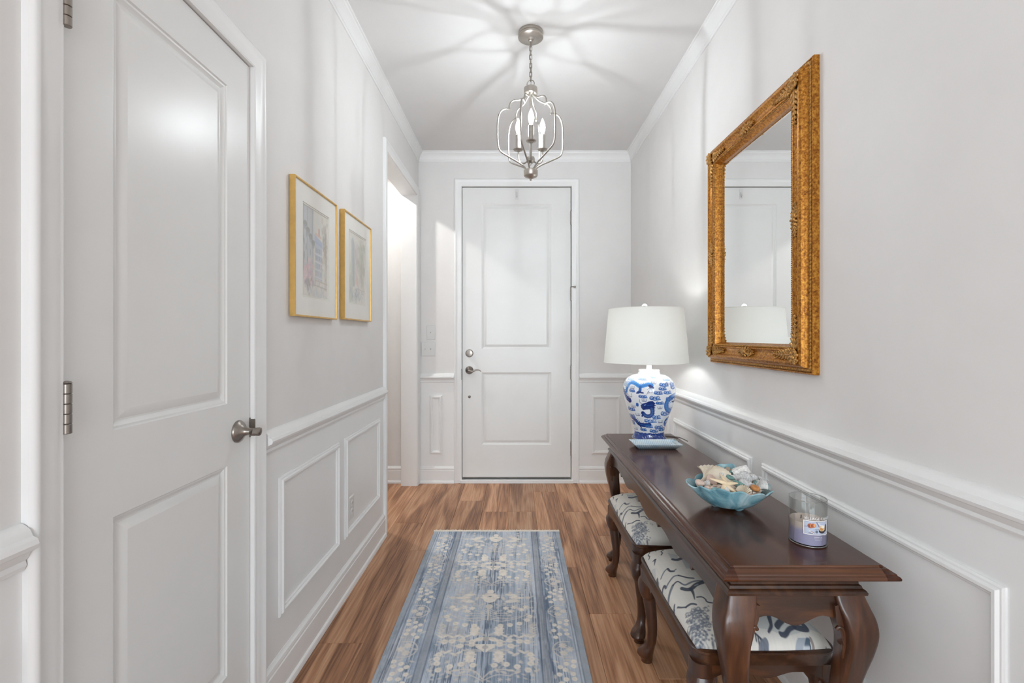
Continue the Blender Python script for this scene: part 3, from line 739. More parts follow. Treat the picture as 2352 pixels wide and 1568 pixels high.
for (cs, ct, sx, sy) in ((MY0+.058, MZ0+.058, 1, 1), (MY1-.058, MZ0+.058, -1, 1), (MY0+.058, MZ1-.058, 1, -1), (MY1-.058, MZ1-.058, -1, -1)):
    mb = MB()
    ornament(mb, cs + sx*.012, ct + sy*.004, 0 if sx > 0 else PI, 0.120, 0.032, 0.040, 7)
    ornament(mb, cs + sx*.004, ct + sy*.012, PI/2 if sy > 0 else -PI/2, 0.120, 0.032, 0.040, 7)
    ornament(mb, cs - sx*.02, ct - sy*.02, math.atan2(sy, sx), 0.055, 0.036, 0.048, 4)
    for k in range(7):
        a = 2*PI*k/7; mb.ellipsoid(fR(cs - sx*.004 + .017*math.cos(a), ct - sy*.004 + .017*math.sin(a), 0.051), 0.010, 0.006, 0.006, wallM(a), 8, 4)
    mb.ellipsoid(fR(cs - sx*.004, ct - sy*.004, 0.053), 0.009, 0.009, 0.008, wallM(0), 10, 6)
    mb.build('corner_ornament', M_GOLDD, mir, smooth=60)
ym, zm = (MY0+MY1)/2, (MZ0+MZ1)/2
for (cs, ct, ang) in ((ym, MZ0+.062, 0), (ym, MZ1-.062, 0), (MY0+.062, zm, PI/2), (MY1-.062, zm, PI/2)):
    mb = MB()
    for sg in (0, PI): ornament(mb, cs, ct, ang + sg, 0.052, 0.028, 0.039, 4)
    for k in range(7):
        a = 2*PI*k/7; mb.ellipsoid(fR(cs + .014*math.cos(a), ct + .014*math.sin(a), 0.045), 0.009, 0.005, 0.006, wallM(a), 8, 4)
    mb.ellipsoid(fR(cs, ct, 0.048), 0.010, 0.010, 0.007, wallM(0), 10, 6)
    mb.build('centre_ornament', M_GOLDD, mir, smooth=60)

# ================================================================== FRAMED WATERCOLOURS
M_PICT = vcol_mat('watercolour_paper', 0.75, coat=0.35)
def paint_street(cv, seed):
    h, w = cv.h, cv.w
    n = vnoise((h, w), (24, 14), seed); n2 = vnoise((h, w), (60, 34), seed + 1)
    return n, n2
def picture(name, label, y0, y1, z0, z1, a0, a1, b0, b1, painter):
    t = thing(name, label, 'picture', (XL, (y0+y1)/2, z0), 'framed watercolours')
    MB().frame((y0, y1, z0, z1), [(0, 0.002), (0, 0.0225), (0.001, 0.0235), (0.0055, 0.0235), (0.0065, 0.022), (0.0065, 0.017)], fL).build('frame', M_GOLDF, t)
    mt = MB().frame((y0+0.006, y1-0.006, z0+0.006, z1-0.006), [(0, 0.0172), (min(a0-y0, y1-a1)-0.006, 0.0172)], fL)
    m = MB(); e = 0.006                                     # mat board with a real window
    Y0, Y1, Z0, Z1 = y0+e, y1-e, z0+e, z1-e
    for (p, q, r, s) in ((Y0, a0, Z0, Z1), (a1, Y1, Z0, Z1), (a0, a1, Z0, b0), (a0, a1, b1, Z1)):
        m.add([fL(p, r, .0172), fL(q, r, .0172), fL(q, s, .0172), fL(p, s, .0172)], [(0, 1, 2, 3)])
    mb_ = m.build('mat_board', M_MAT, t, smooth=None)
    MB().frame((a0, a1, b0, b1), [(0, 0.0172), (0.0016, 0.0150), (0.006, 0.0150), (0.0075, 0.0128)], fL).build('mat_bevel', M_MATC, mb_, smooth=None)
    W, Hh = 150, 190; cv = Canvas(W, Hh, 0, 1, 0, 1, (226, 222, 212)); painter(cv); cv.c = cv.c*.68 + lin((228, 225, 218))*.32
    ys = np.linspace(a0+.007, a1-.007, W); zs = np.linspace(b1-.007, b0+.007, Hh)
    Y, Z = np.meshgrid(ys, zs); pos = np.stack([np.full_like(Y, XL + .0128), Y, Z], -1)
    gridmesh('watercolour', pos, cv, M_PICT, t)
    return t
def spl(cv, rg, n, x, y, sx, sy, cols, r, a=0.5, asp=1.0):
    for i in range(n):
        cv.ell(rg.gauss(x, sx), rg.gauss(y, sy), r*rg.uniform(.4, 1.2), r*asp*rg.uniform(.4, 1.2), rg.choice(cols), a*rg.uniform(.4, 1), rg.uniform(0, 3))
def paint_a(cv):
    rg = random.Random(3)
    spl(cv, rg, 60, .6, .2, .3, .15, [(208, 214, 222), (226, 220, 205), (214, 218, 214)], .10, .35)
    cv.poly([(0, 0), (.42, 0), (.40, .2), (.44, .5), (.40, .75), (0, .78)], (176, 184, 194), .75)
    for k in range(6): cv.stroke([(.04+.065*k, .02), (.05+.062*k, .72)], .022, rg.choice([(138, 152, 174), (196, 196, 196), (150, 156, 160), (164, 178, 200)]), .7)
    for k in range(4):
        cv.ell(.10+.1*k, .20+.06*k, .07, .035, (120, 122, 118), .8); cv.ell(.1+.1*k, .235+.06*k, .05, .03, (150, 158, 166), .7)
    for k in range(12): cv.ell(rg.uniform(.02, .38), rg.uniform(.3, .7), .015, .04, (128, 134, 144), .7)
    cv.poly([(.46, .34), (.76, .36), (.76, .80), (.46, .78)], (178, 190, 208), .85)
    cv.poly([(.44, .27), (.78, .33), (.78, .40), (.44, .36)], (158, 176, 206), .8)
    for r in range(4):
        for k in range(4): cv.poly([(.50+.065*k, .42+.09*r), (.535+.065*k, .42+.09*r), (.535+.065*k, .475+.09*r), (.50+.065*k, .475+.09*r)], (138, 148, 162), .75)
        cv.stroke([(.46, .49+.09*r), (.76, .50+.09*r)], .010, (232, 230, 224), .9)
    cv.poly([(.60, .18), (.66, .18), (.66, .28), (.60, .28)], (206, 158, 140), .9); cv.stroke([(.48, .26), (.72, .28)], .03, (218, 178, 160), .7)
    spl(cv, rg, 90, .88, .35, .05, .17, [(168, 160, 146), (186, 170, 152), (150, 146, 134)], .035, .6)
    for k in range(7): cv.stroke([(.9+.01*k, .1+.05*k), (.86+.015*k, .9)], .008, (146, 136, 124), .6)
    spl(cv, rg, 150, .22, .74, .12, .08, [(222, 186, 186), (206, 168, 180), (232, 206, 200), (190, 160, 178), (214, 190, 196)], .035, .7)
    spl(cv, rg, 60, .25, .86, .10, .05, [(150, 146, 150), (176, 156, 170), (140, 146, 138)], .028, .6)
    spl(cv, rg, 70, .6, .74, .12, .07, [(196, 204, 200), (214, 196, 200), (180, 190, 190)], .03, .6)
    cv.stroke([(.5, .80), (.98, .82)], .018, (186, 172, 152), .7); cv.stroke([(.45, .86), (.95, .88)], .012, (150, 138, 124), .7)
    spl(cv, rg, 50, .6, .94, .2, .03, [(184, 196, 208), (214, 210, 204), (200, 206, 214)], .06, .5, .4)
def paint_b(cv):
    rg = random.Random(9)
    spl(cv, rg, 90, .5, .3, .3, .25, [(220, 220, 212), (212, 212, 204), (222, 216, 208)], .09, .4)
    cv.poly([(.16, .12), (.24, .04), (.34, .14), (.36, .75), (.18, .78)], (170, 180, 184), .8)
    for k in range(4): cv.stroke([(.2+.045*k, .08+.02*k), (.2+.045*k, .76)], .016, rg.choice([(128, 144, 152), (150, 162, 168)]), .7)
    cv.poly([(.36, .20), (.56, .1), (.58, .7), (.38, .74)], (208, 202, 200), .8)
    for k in range(10): cv.ell(rg.uniform(.40, .56), rg.uniform(.2, .65), .018, .045, (176, 160, 164), .6)
    spl(cv, rg, 160, .80, .36, .10, .18, [(176, 178, 160), (194, 194, 176), (160, 164, 150), (186, 180, 160)], .05, .5, 1.5)
    for k in range(5): cv.stroke([(.62+.07*k, .05+.04*k), (.64+.06*k, .85)], .014, (160, 158, 146), .6)
    spl(cv, rg, 70, .48, .66, .05, .05, [(226, 176, 174), (214, 190, 184), (198, 196, 176), (232, 200, 194)], .035, .7)
    spl(cv, rg, 60, .14, .72, .06, .12, [(196, 202, 176), (206, 206, 186), (184, 194, 190)], .05, .5, 1.6)
    spl(cv, rg, 110, .45, .88, .2, .05, [(168, 176, 182), (186, 194, 198), (150, 158, 166), (206, 206, 204)], .05, .55, .5)
    cv.stroke([(.58, .72), (.60, .86)], .02, (150, 132, 124), .7); cv.stroke([(.5, .78), (.95, .80)], .014, (176, 164, 150), .6)
picture('framed_watercolor', 'gold-framed watercolour of a blue building with a pink azalea bush', 1.697, 2.098, 1.300, 1.810, 1.772, 2.024, 1.376, 1.734, paint_a)
picture('framed_watercolor', 'gold-framed watercolour of a grey steeple and green trees beside the passage', 2.189, 2.598, 1.306, 1.818, 2.262, 2.526, 1.386, 1.742, paint_b)

# ================================================================== CONSOLE TABLE
TX0, TX1, TY0, TY1, TZ = 0.481, 0.893, 1.090, 2.659, 0.685          # outer edge of the top, table height
tb = thing('console_table', 'long dark mahogany console table with cabriole legs along the right wall', 'table', ((TX0+TX1)/2, (TY0+TY1)/2, 0))
fT = lambda s, t, h: (s, t, h)
TOPP = [(0.060, TZ-0.028), (0.006, TZ-0.028), (0.001, TZ-0.025), (0, TZ-0.021), (0.002, TZ-0.017), (0.006, TZ-0.015), (0.007, TZ-0.012), (0.012, TZ-0.0105),
        (0.017, TZ-0.0065), (0.018, TZ-0.005), (0.025, TZ-0.004), (0.026, TZ-0.001), (0.0275, TZ)]
tp = MB()
def side_pts(a): return [(TX0+a, TY0+a), (TX0+a, TY1-a), (TX1-a, TY1-a), (TX1-a, TY0+a)]
EC = 0.034                                                            # dark mitre blocks at the near corners
vs, fs = [], []
for (a, h) in TOPP:
    P4 = side_pts(a); vs += [(x, y, h) for x, y in P4] + [(max(TX0+EC, TX0+a), TY0+a, h), (min(TX1-EC, TX1-a), TY0+a, h)]
for k in range(len(TOPP) - 1):
    for (i, j) in ((0, 1), (1, 2), (2, 3), (3, 5), (4, 0)): fs.append((k*6+i, k*6+j, (k+1)*6+j, (k+1)*6+i))
tp.add(vs, fs)
em_ = MB(); vs, fs = [], []
for (a, h) in TOPP: vs += [(max(TX0+EC, TX0+a), TY0+a, h), (min(TX1-EC, TX1-a), TY0+a, h)]
for k in range(len(TOPP) - 1): fs.append((k*2, k*2+1, (k+1)*2+1, (k+1)*2))
em_.add(vs, fs).build('end_molding', M_WOOD_E, tb, smooth=30)
i_ = 0.0275
tp.add([(TX0+i_, TY0+i_, TZ), (TX1-i_, TY0+i_, TZ), (TX1-i_, TY1-i_, TZ), (TX0+i_, TY1-i_, TZ)], [(0, 1, 2, 3)])
tp.add([(TX0+.06, TY0+.06, TZ-.028), (TX1-.06, TY0+.06, TZ-.028), (TX1-.06, TY1-.06, TZ-.028), (TX0+.06, TY1-.06, TZ-.028)], [(3, 2, 1, 0)])
tp.build('table_top', M_WOOD_T, tb, smooth=30)
BX0, BX1, BY0, BY1 = 0.511, 0.851, 1.138, 2.615                       # lower moulding outline
MB().frame((BX0, BX1, BY0, BY1), [(0.030, 0.657), (0.022, 0.657), (0.020, 0.634), (0.020, 0.630), (0.014, 0.627), (0.014, 0.622), (0.010, 0.620), (0.008, 0.614), (0.003, 0.611), (0, 0.606), (0.001, 0.600), (0.006, 0.597), (0.03, 0.597)], fT).build('frieze_molding', M_WOOD_Y, tb, smooth=30)

def superring(c, hx, hy, e, n=24, z=0.0, rot=0.0):
    out = []
    for i in range(n):
        a = 2*PI*i/n; ca, sa = math.cos(a), math.sin(a)
        u = hx * (abs(ca) ** (2.0/e)) * (1 if ca >= 0 else -1); v = hy * (abs(sa) ** (2.0/e)) * (1 if sa >= 0 else -1)
        out.append((c[0] + u*math.cos(rot) - v*math.sin(rot), c[1] + u*math.sin(rot) + v*math.cos(rot), z))
    return out
def interp(st, z):
    for a, b in zip(st[:-1], st[1:]):
        if a[0] >= z >= b[0]:
            t = (a[0] - z) / (a[0] - b[0]); t2 = t
            return [a[k] + (b[k] - a[k]) * t2 for k in range(len(a))]
    return list(st[-1])
def cabriole(x, y, dx, dy, st, parent, mat, n=24):
    """stations (z, outward offset, half width, squareness)"""
    P = smoothpath([Vector((q[0], q[1], q[2])) for q in st], 4); E = smoothpath([Vector((q[3], 0, 0)) for q in st], 4)
    rings = []
    for p, e in zip(P, E):
        c = (x + dx * p.y, y + dy * p.y)
        rings.append(superring(c, max(p.z, 0.002), max(p.z, 0.002), max(2.0, e.x), n, p.x))
    return MB().loft(rings).build('leg', mat, parent, smooth=50)
TLEG = [(0.600, 0.000, 0.036, 9), (0.575, 0.006, 0.038, 9), (0.545, 0.016, 0.0385, 8), (0.510, 0.021, 0.037, 7), (0.465, 0.019, 0.033, 6), (0.40, 0.010, 0.028, 5),
        (0.30, -0.002, 0.0225, 3.6), (0.20, -0.008, 0.0185, 2.8), (0.12, -0.006, 0.0160, 2.2), (0.075, 0.000, 0.0160, 2), (0.048, 0.010, 0.021, 2), (0.034, 0.017, 0.029, 2), (0.022, 0.020, 0.032, 2),
        (0.014, 0.019, 0.029, 2), (0.010, 0.018, 0.024, 2), (0.0, 0.018, 0.023, 2)]
LX0, LX1, LY0, LY1 = BX0 + 0.040, BX1 - 0.040, BY0 + 0.040, BY1 - 0.040
for (x, y, dx, dy) in ((LX0, LY0, -1, -1), (LX1, LY0, 1, -1), (LX0, LY1, -1, 1), (LX1, LY1, 1, 1)):
    leg = cabriole(x, y, dx, dy, TLEG, tb, M_WOOD_Z)
    # carved C-scroll ears on the two inner flanks of the knee
    for k in (0, 1):
        ux, uy = ((-dx, 0), (0, -dy))[k]; ox, oy = ((0, dy), (dx, 0))[k]
        def q(s, z, out=0.0): return (x + dx*0.014 + ux*s + ox*(0.024+out), y + dy*0.014 + uy*s + oy*(0.024+out), z)
        ear = MB().loft([[q(0.020, 0.585, -0.03), q(0.054, 0.575, -0.03), q(0.050, 0.54, -0.03), q(0.040, 0.51, -0.03), q(0.033, 0.48, -0.03), q(0.018, 0.45, -0.03), q(0.008, 0.50, -0.03)],
                         [q(0.020, 0.585), q(0.054, 0.575), q(0.050, 0.54), q(0.040, 0.51), q(0.033, 0.48), q(0.018, 0.45), q(0.008, 0.50)]])
        ear.tube(smoothpath([q(0.048, 0.517, -0.004), q(0.042, 0.524, -0.002), q(0.033, 0.518, -0.002), q(0.029, 0.50, -0.003), q(0.029, 0.47, -0.006), q(0.027, 0.448, -0.010), q(0.020, 0.436, -0.013)], 4), 0.0048, 8)
        ear.build('knee_scroll', M_WOOD_Z, leg, smooth=50)
def apron(name, p0, p1, nrm, th, zt, fn, n, mat, parent):
    p0, p1, nr = Vector(p0), Vector(p1), Vector(nrm); mb = MB(); rings = []
    for i in range(n + 1):
        t = i / n; p = p0.lerp(p1, t); zb = fn(t)
        rings.append([(p.x, p.y, zt), (p.x, p.y, zb), (p.x - nr.x*th, p.y - nr.y*th, zb), (p.x - nr.x*th, p.y - nr.y*th, zt)])
    return mb.loft(rings).build(name, mat, parent, smooth=40)
def z_end(t):
    a = abs(t - 0.5) * 2
    if a < 0.52: return 0.522 + 0.024 * (0.5 - 0.5*math.cos(PI * a / 0.52))
    return 0.546 - 0.026 * ((a - 0.52) / 0.48) ** 1.6
def z_side(t):
    a = abs(t - 0.5) * 2; z = 0.545
    z -= 0.034 * math.exp(-((a - 0.0) / 0.16) ** 2)
    z -= 0.026 * math.exp(-((a - 0.48) / 0.12) ** 2)
    if 0.18 < a < 0.205 or 0.66 < a < 0.685: z -= 0.012
    if a > 0.8: z -= 0.03 * ((a - 0.8) / 0.2) ** 1.5
    return z
AI = 0.012
apron('apron', (LX0, BY0+AI, 0), (LX1, BY0+AI, 0), (0, -1, 0), 0.02, 0.600, z_end, 60, M_WOOD_X, tb)
apron('apron', (LX0, BY1-AI, 0), (LX1, BY1-AI, 0), (0, 1, 0), 0.02, 0.600, z_end, 60, M_WOOD_X, tb)
apron('apron', (BX0+AI, LY0, 0), (BX0+AI, LY1, 0), (-1, 0, 0), 0.02, 0.600, z_side, 160, M_WOOD_Y, tb)
apron('apron', (BX1-AI, LY0, 0), (BX1-AI, LY1, 0), (1, 0, 0), 0.02, 0.600, z_side, 160, M_WOOD_Y, tb)

# ================================================================== STOOLS
M_FAB = vcol_mat('toile_linen', 0.85, weave=(700, 700, 700), sheen=0.1, bump=0.12)
def paint_toile(cv, seed):
    """a across 0 (aisle side) .. 1, b along 0 (door end) .. 1 (camera end)"""
    NV, GR, LG, TL = (60, 68, 86), (112, 120, 132), (182, 188, 190), (78, 98, 116)
    rg = random.Random(seed)
    n = vnoise((cv.h, cv.w), (7, 5), seed)[..., None]; cv.c = cv.c * (0.96 + 0.05 * n)
    slub = vnoise((cv.h, cv.w), (6, 95), 3)[..., None]; cv.c = cv.c * (0.965 + 0.06 * slub)
    def T(x, y):            # seat top
        p = pxz(1420 + x/4.78, 1240 + y/4.78, 0.442); return ((p.x - 0.474)/0.384, (1.812 - p.y)/0.562)
    def E(x, y):            # rolled edge towards the camera
        p = px(1620 + x/5.345, 1320 + y/5.345, 1.285); return ((p.x - 0.474)/0.384, 0.86 + 0.135*(0.470 - p.z)/0.075)
    def S(pts, w, c=NV, al=.95, taper=None, M=T): cv.stroke([M(*q) for q in pts], w/760.0, c, al, taper=taper)
    def G(pts, c, al, M=T): cv.poly([M(*q) for q in pts], c, al)
    G([(330, 190), (395, 230), (400, 300), (350, 260)], LG, .45); G([(530, 130), (640, 180), (650, 235), (590, 235), (560, 190)], LG, .8); G([(690, 240), (770, 270), (790, 350), (740, 345)], LG, .8)
    G([(880, 320), (1000, 380), (1050, 470), (930, 440)], LG, .6); G([(860, 130), (960, 170), (980, 260), (880, 230)], LG, .7)
    S([(310, 25), (322, 50), (305, 72), (322, 96), (315, 112)], 8); S([(370, 42), (398, 50), (440, 36), (505, 14)], 20); S([(388, 45), (397, 78)], 11, taper=.7)
    S([(452, 58), (486, 66), (456, 96), (472, 116), (458, 140)], 9); S([(365, 160), (398, 160)], 8); S([(390, 160), (382, 200)], 14, taper=.7)
    S([(592, 222), (640, 236), (700, 226), (745, 246)], 24); S([(412, 304), (432, 346)], 12, taper=.5)
    S([(458, 338), (500, 306), (535, 300)], 8, GR); S([(535, 300), (562, 330), (600, 342)], 15); S([(600, 342), (628, 330)], 7, GR)
    S([(463, 420), (490, 407), (516, 434)], 12); S([(516, 434), (560, 410), (604, 390), (655, 396)], 9, GR); S([(655, 396), (712, 422), (762, 442), (822, 456)], 11)
    S([(482, 508), (514, 546), (552, 500), (592, 460)], 14, GR); S([(592, 460), (642, 447), (692, 482)], 9); S([(692, 482), (732, 502), (802, 490), (870, 488), (960, 500)], 11, GR)
    S([(694, 524), (742, 546), (792, 552), (852, 522), (925, 508)], 24); S([(790, 552), (815, 592), (832, 654)], 24, taper=.8); S([(835, 530), (870, 520)], 7, (150, 160, 170))
    S([(572, 596), (592, 622), (606, 600)], 8); S([(592, 618), (598, 662), (610, 724)], 17, taper=.6); S([(598, 684), (628, 692)], 8)
    S([(640, 640), (682, 668), (732, 690)], 8); S([(732, 690), (792, 684), (848, 702)], 11); S([(858, 640), (912, 646), (952, 672), (975, 700), (1060, 720)], 9)
    # coral bush: fine stipple and loops
    for i in range(1500):
        t = rg.random() ** .7; x = 870 + rg.gauss(0, 62)*(.8 + .5*t); y = 735 + 440*t
        if x < 690 + 170*t: continue
        q = T(x, y); cv.ell(q[0], q[1], .0085, .0052, rg.choice([GR, (140, 147, 156), (88, 97, 118), (210, 210, 206), (224, 222, 216)]), .8)
    for i in range(46):
        q = T(850 + rg.gauss(0, 80), 740 + rg.random()*170); cv.ell(q[0], q[1], .018, .012, GR, .75, rg.random()*3, ring=.004)
    # far half of the seat, only glimpsed
    for k in range(7): S([(1000 + 90*k, 60 + 60*k), (1040 + 90*k, 40 + 60*k), (1090 + 90*k, 70 + 60*k), (1130 + 90*k, 60 + 60*k)], 14, rg.choice([NV, GR]))
    # camera end
    G([(610, 580), (850, 500), (1400, 560), (1500, 690), (1340, 670), (1160, 720), (960, 760), (780, 690), (600, 660)], LG, .55, E)
    S([(885, 490), (855, 590), (832, 650), (765, 715)], 24, M=E, taper=.6); S([(1015, 570), (945, 618), (905, 652)], 24, M=E)
    S([(1265, 590), (1285, 660), (1210, 668), (1135, 650)], 26, M=E); S([(1135, 650), (1050, 680), (960, 740), (905, 735)], 18, M=E)
    S([(570, 705), (650, 790), (740, 890)], 8, M=E)
    for k in range(4): S([(590 + 22*k, 735 + 22*k), (575 + 22*k, 790 + 22*k)], 7, M=E)
    S([(575, 890), (622, 830), (692, 800)], 22, GR, M=E); S([(610, 890), (660, 850)], 12, NV, M=E)
    G([(960, 900), (1100, 770), (1240, 765), (1240, 905)], (160, 170, 182), .9, E); G([(1070, 905), (1210, 772), (1248, 772), (1242, 908)], TL, .95, E)
    S([(1150, 850), (1215, 850)], 16, (214, 220, 224), M=E); S([(1150, 888), (1200, 885)], 12, (200, 208, 214), M=E)
    S([(1268, 780), (1275, 865)], 15, (150, 140, 136), M=E); S([(1300, 880), (1395, 890)], 22, (132, 146, 162), M=E); S([(1400, 925), (1450, 855)], 18, TL, M=E)
    G([(1510, 760), (1640, 900), (1600, 960), (1540, 900)], (150, 162, 180), .7, E); S([(1350, 930), (1600, 950)], 14, (120, 134, 154), M=E)

SLEG = [(0.345, 0.000, 0.030, 3.5), (0.318, 0.006, 0.0325, 3.2), (0.296, 0.012, 0.034, 3), (0.268, 0.013, 0.031, 2.6), (0.248, 0.010, 0.0265, 2.4), (0.24, 0.009, 0.0235, 2.2), (0.20, 0.004, 0.0215, 2.0),
        (0.14, -0.001, 0.0185, 2), (0.09, 0.000, 0.017, 2), (0.064, 0.006, 0.019, 2), (0.044, 0.015, 0.027, 2), (0.028, 0.020, 0.030, 2), (0.019, 0.018, 0.026, 2), (0.013, 0.015, 0.0215, 2), (0, 0.015, 0.0205, 2)]
def stool(label, x0, x1, y0, y1, seed):
    t = thing('upholstered_stool', label, 'stool', ((x0+x1)/2, (y0+y1)/2, 0), 'stools under the console table')
    ZF, R, cx, cy = 0.392, 0.045, (x0+x1)/2, (y0+y1)/2
    def rr(inset, z, r):
        out = []
        for (qx, qy, a0) in ((x1-inset-r, y1-inset-r, 0), (x0+inset+r, y1-inset-r, PI/2), (x0+inset+r, y0+inset+r, PI), (x1-inset-r, y0+inset+r, 1.5*PI)):
            for k in range(7): a = a0 + PI/2*k/6; out.append((qx + r*math.cos(a), qy + r*math.sin(a), z))
        return out
    # seat rail with a bead along its upper edge, scalloped rails below
    MB().loft([rr(0.014, 0.352, R), rr(0.001, 0.352, R), rr(0.0, 0.356, R), rr(0.0, 0.380, R), rr(-0.0025, 0.383, R), rr(-0.0025, 0.389, R), rr(0.003, ZF, R), rr(0.014, ZF, R)], cap=False).build('seat_frame', M_WOOD_Y, t, smooth=40)
    for (xa, ya) in ((x0, y0), (x1, y0), (x0, y1), (x1, y1)):
        sx, sy = (1 if xa == x0 else -1), (1 if ya == y0 else -1)
        cabriole(xa + sx*0.038, ya + sy*0.038, -sx, -sy, SLEG, t, M_WOOD_Z)
        pz = []
        MB().loft([superring((xa + sx*0.034, ya + sy*0.034), 0.0345, 0.0345, 3.2, 20, z) for z in (0.357, 0.318, 0.305)] + [superring((xa + sx*0.034, ya + sy*0.034), 0.028, 0.028, 3.2, 20, 0.300)]).build('corner_block', M_WOOD_Z, t, smooth=50)
    def zs(tt):
        a = abs(tt - .5)*2
        z = 0.336
        if a < .46: z = 0.322 + 0.016*(0.5 - 0.5*math.cos(PI*a/.46))
        elif a > .62: z = 0.338 - 0.026*((a-.62)/.38)**1.2
        else: z = 0.338
        return z
    def zl(tt):
        a = abs(tt - .5)*2
        if a < .5: return 0.334
        if a < .56: return 0.324
        return 0.332 - 0.022*((a-.56)/.44)**1.1
    g = 0.030
    apron('rail', (x0+g, y0+.0003, 0), (x1-g, y0+.0003, 0), (0, -1, 0), .018, .358, zs, 40, M_WOOD_X, t)
    apron('rail', (x0+g, y1-.0003, 0), (x1-g, y1-.0003, 0), (0, 1, 0), .018, .358, zs, 40, M_WOOD_X, t)
    apron('rail', (x0+.0003, y0+g, 0), (x0+.0003, y1-g, 0), (-1, 0, 0), .018, .358, zl, 60, M_WOOD_Y, t)
    apron('rail', (x1-.0003, y0+g, 0), (x1-.0003, y1-g, 0), (1, 0, 0), .018, .358, zl, 60, M_WOOD_Y, t)
    # slip seat: crowned cushion with the printed linen
    W, Hh = 230, 330; cv = Canvas(W, Hh, 0, 1, 0, 1, (230, 227, 219)); cv.soft = 0.0045; paint_toile(cv, seed)
    u = np.linspace(-1, 1, W); v = np.linspace(1, -1, Hh); U, V = np.meshgrid(u, v)
    ix, iy = (x1-x0)/2 - .003, (y1-y0)/2 - .003
    # squircle mapping rounds the corners; edges roll down into the frame
    k = 0.07
    Xp = cx + ix * U * np.sqrt(1 - k*V*V*U*U*1.0); Yp = cy + iy * V * np.sqrt(1 - k*U*U*V*V*1.0)
    prof = lambda a: 1 - np.abs(a)**5
    dome = np.clip(prof(U), 0, 1)**0.36 * np.clip(prof(V), 0, 1)**0.36
    crown = (1 - U*U)*(1 - V*V)
    Zp = 0.384 + 0.052*dome + 0.024*crown
    gridmesh('cushion', np.stack([Xp, Yp, Zp], -1), cv, M_FAB, t)
    return t
stool('dark wooden stool with blue toile cushion, partly under the console table on the doorway side', 0.474, 0.858, 1.880, 2.448, 5)
stool('dark wooden stool with blue toile cushion, under the candle end of the console table', 0.474, 0.858, 1.250, 1.812, 5)

# ================================================================== TABLE LAMP
LX, LY = 0.7125, 2.520
lp = thing('table_lamp', 'lit table lamp with white drum shade and blue and white dragon vase base', 'lamp', (LX, LY, TZ))
zs_ = 3.037e-4
def vz(y): return TZ + (1007.0 - (840 + y / 7.647)) * 2.52 / F
VP = [(150, 195), (158, 240), (170, 280), (200, 345), (250, 398), (300, 425), (350, 440), (420, 446), (500, 442), (600, 425), (700, 398), (800, 365), (900, 330), (1000, 293), (1080, 269), (1130, 258), (1170, 255), (1220, 263), (1260, 281), (1276, 291)]
def vhw(y): return float(np.interp(y, [q[0] for q in VP], [q[1] for q in VP]))
NTH, NZ = 440, 250
view = math.atan2(-LY, -LX)                    # azimuth from the vase to the camera
cvv = Canvas(NTH, NZ, -PI, PI, vz(1276), vz(150), (240, 243, 247)); cvv.soft = 0.010
SX = 0.115                                      # metres per radian, to keep strokes round
cvv.x = np.linspace(-PI, PI, NTH) * SX; cvv.soft = 0.0011
def vp(x, y):
    r = vhw(min(max(y, 150), 1276)); return (math.asin(max(-0.97, min(0.97, (x - 544) / r))), vz(y))
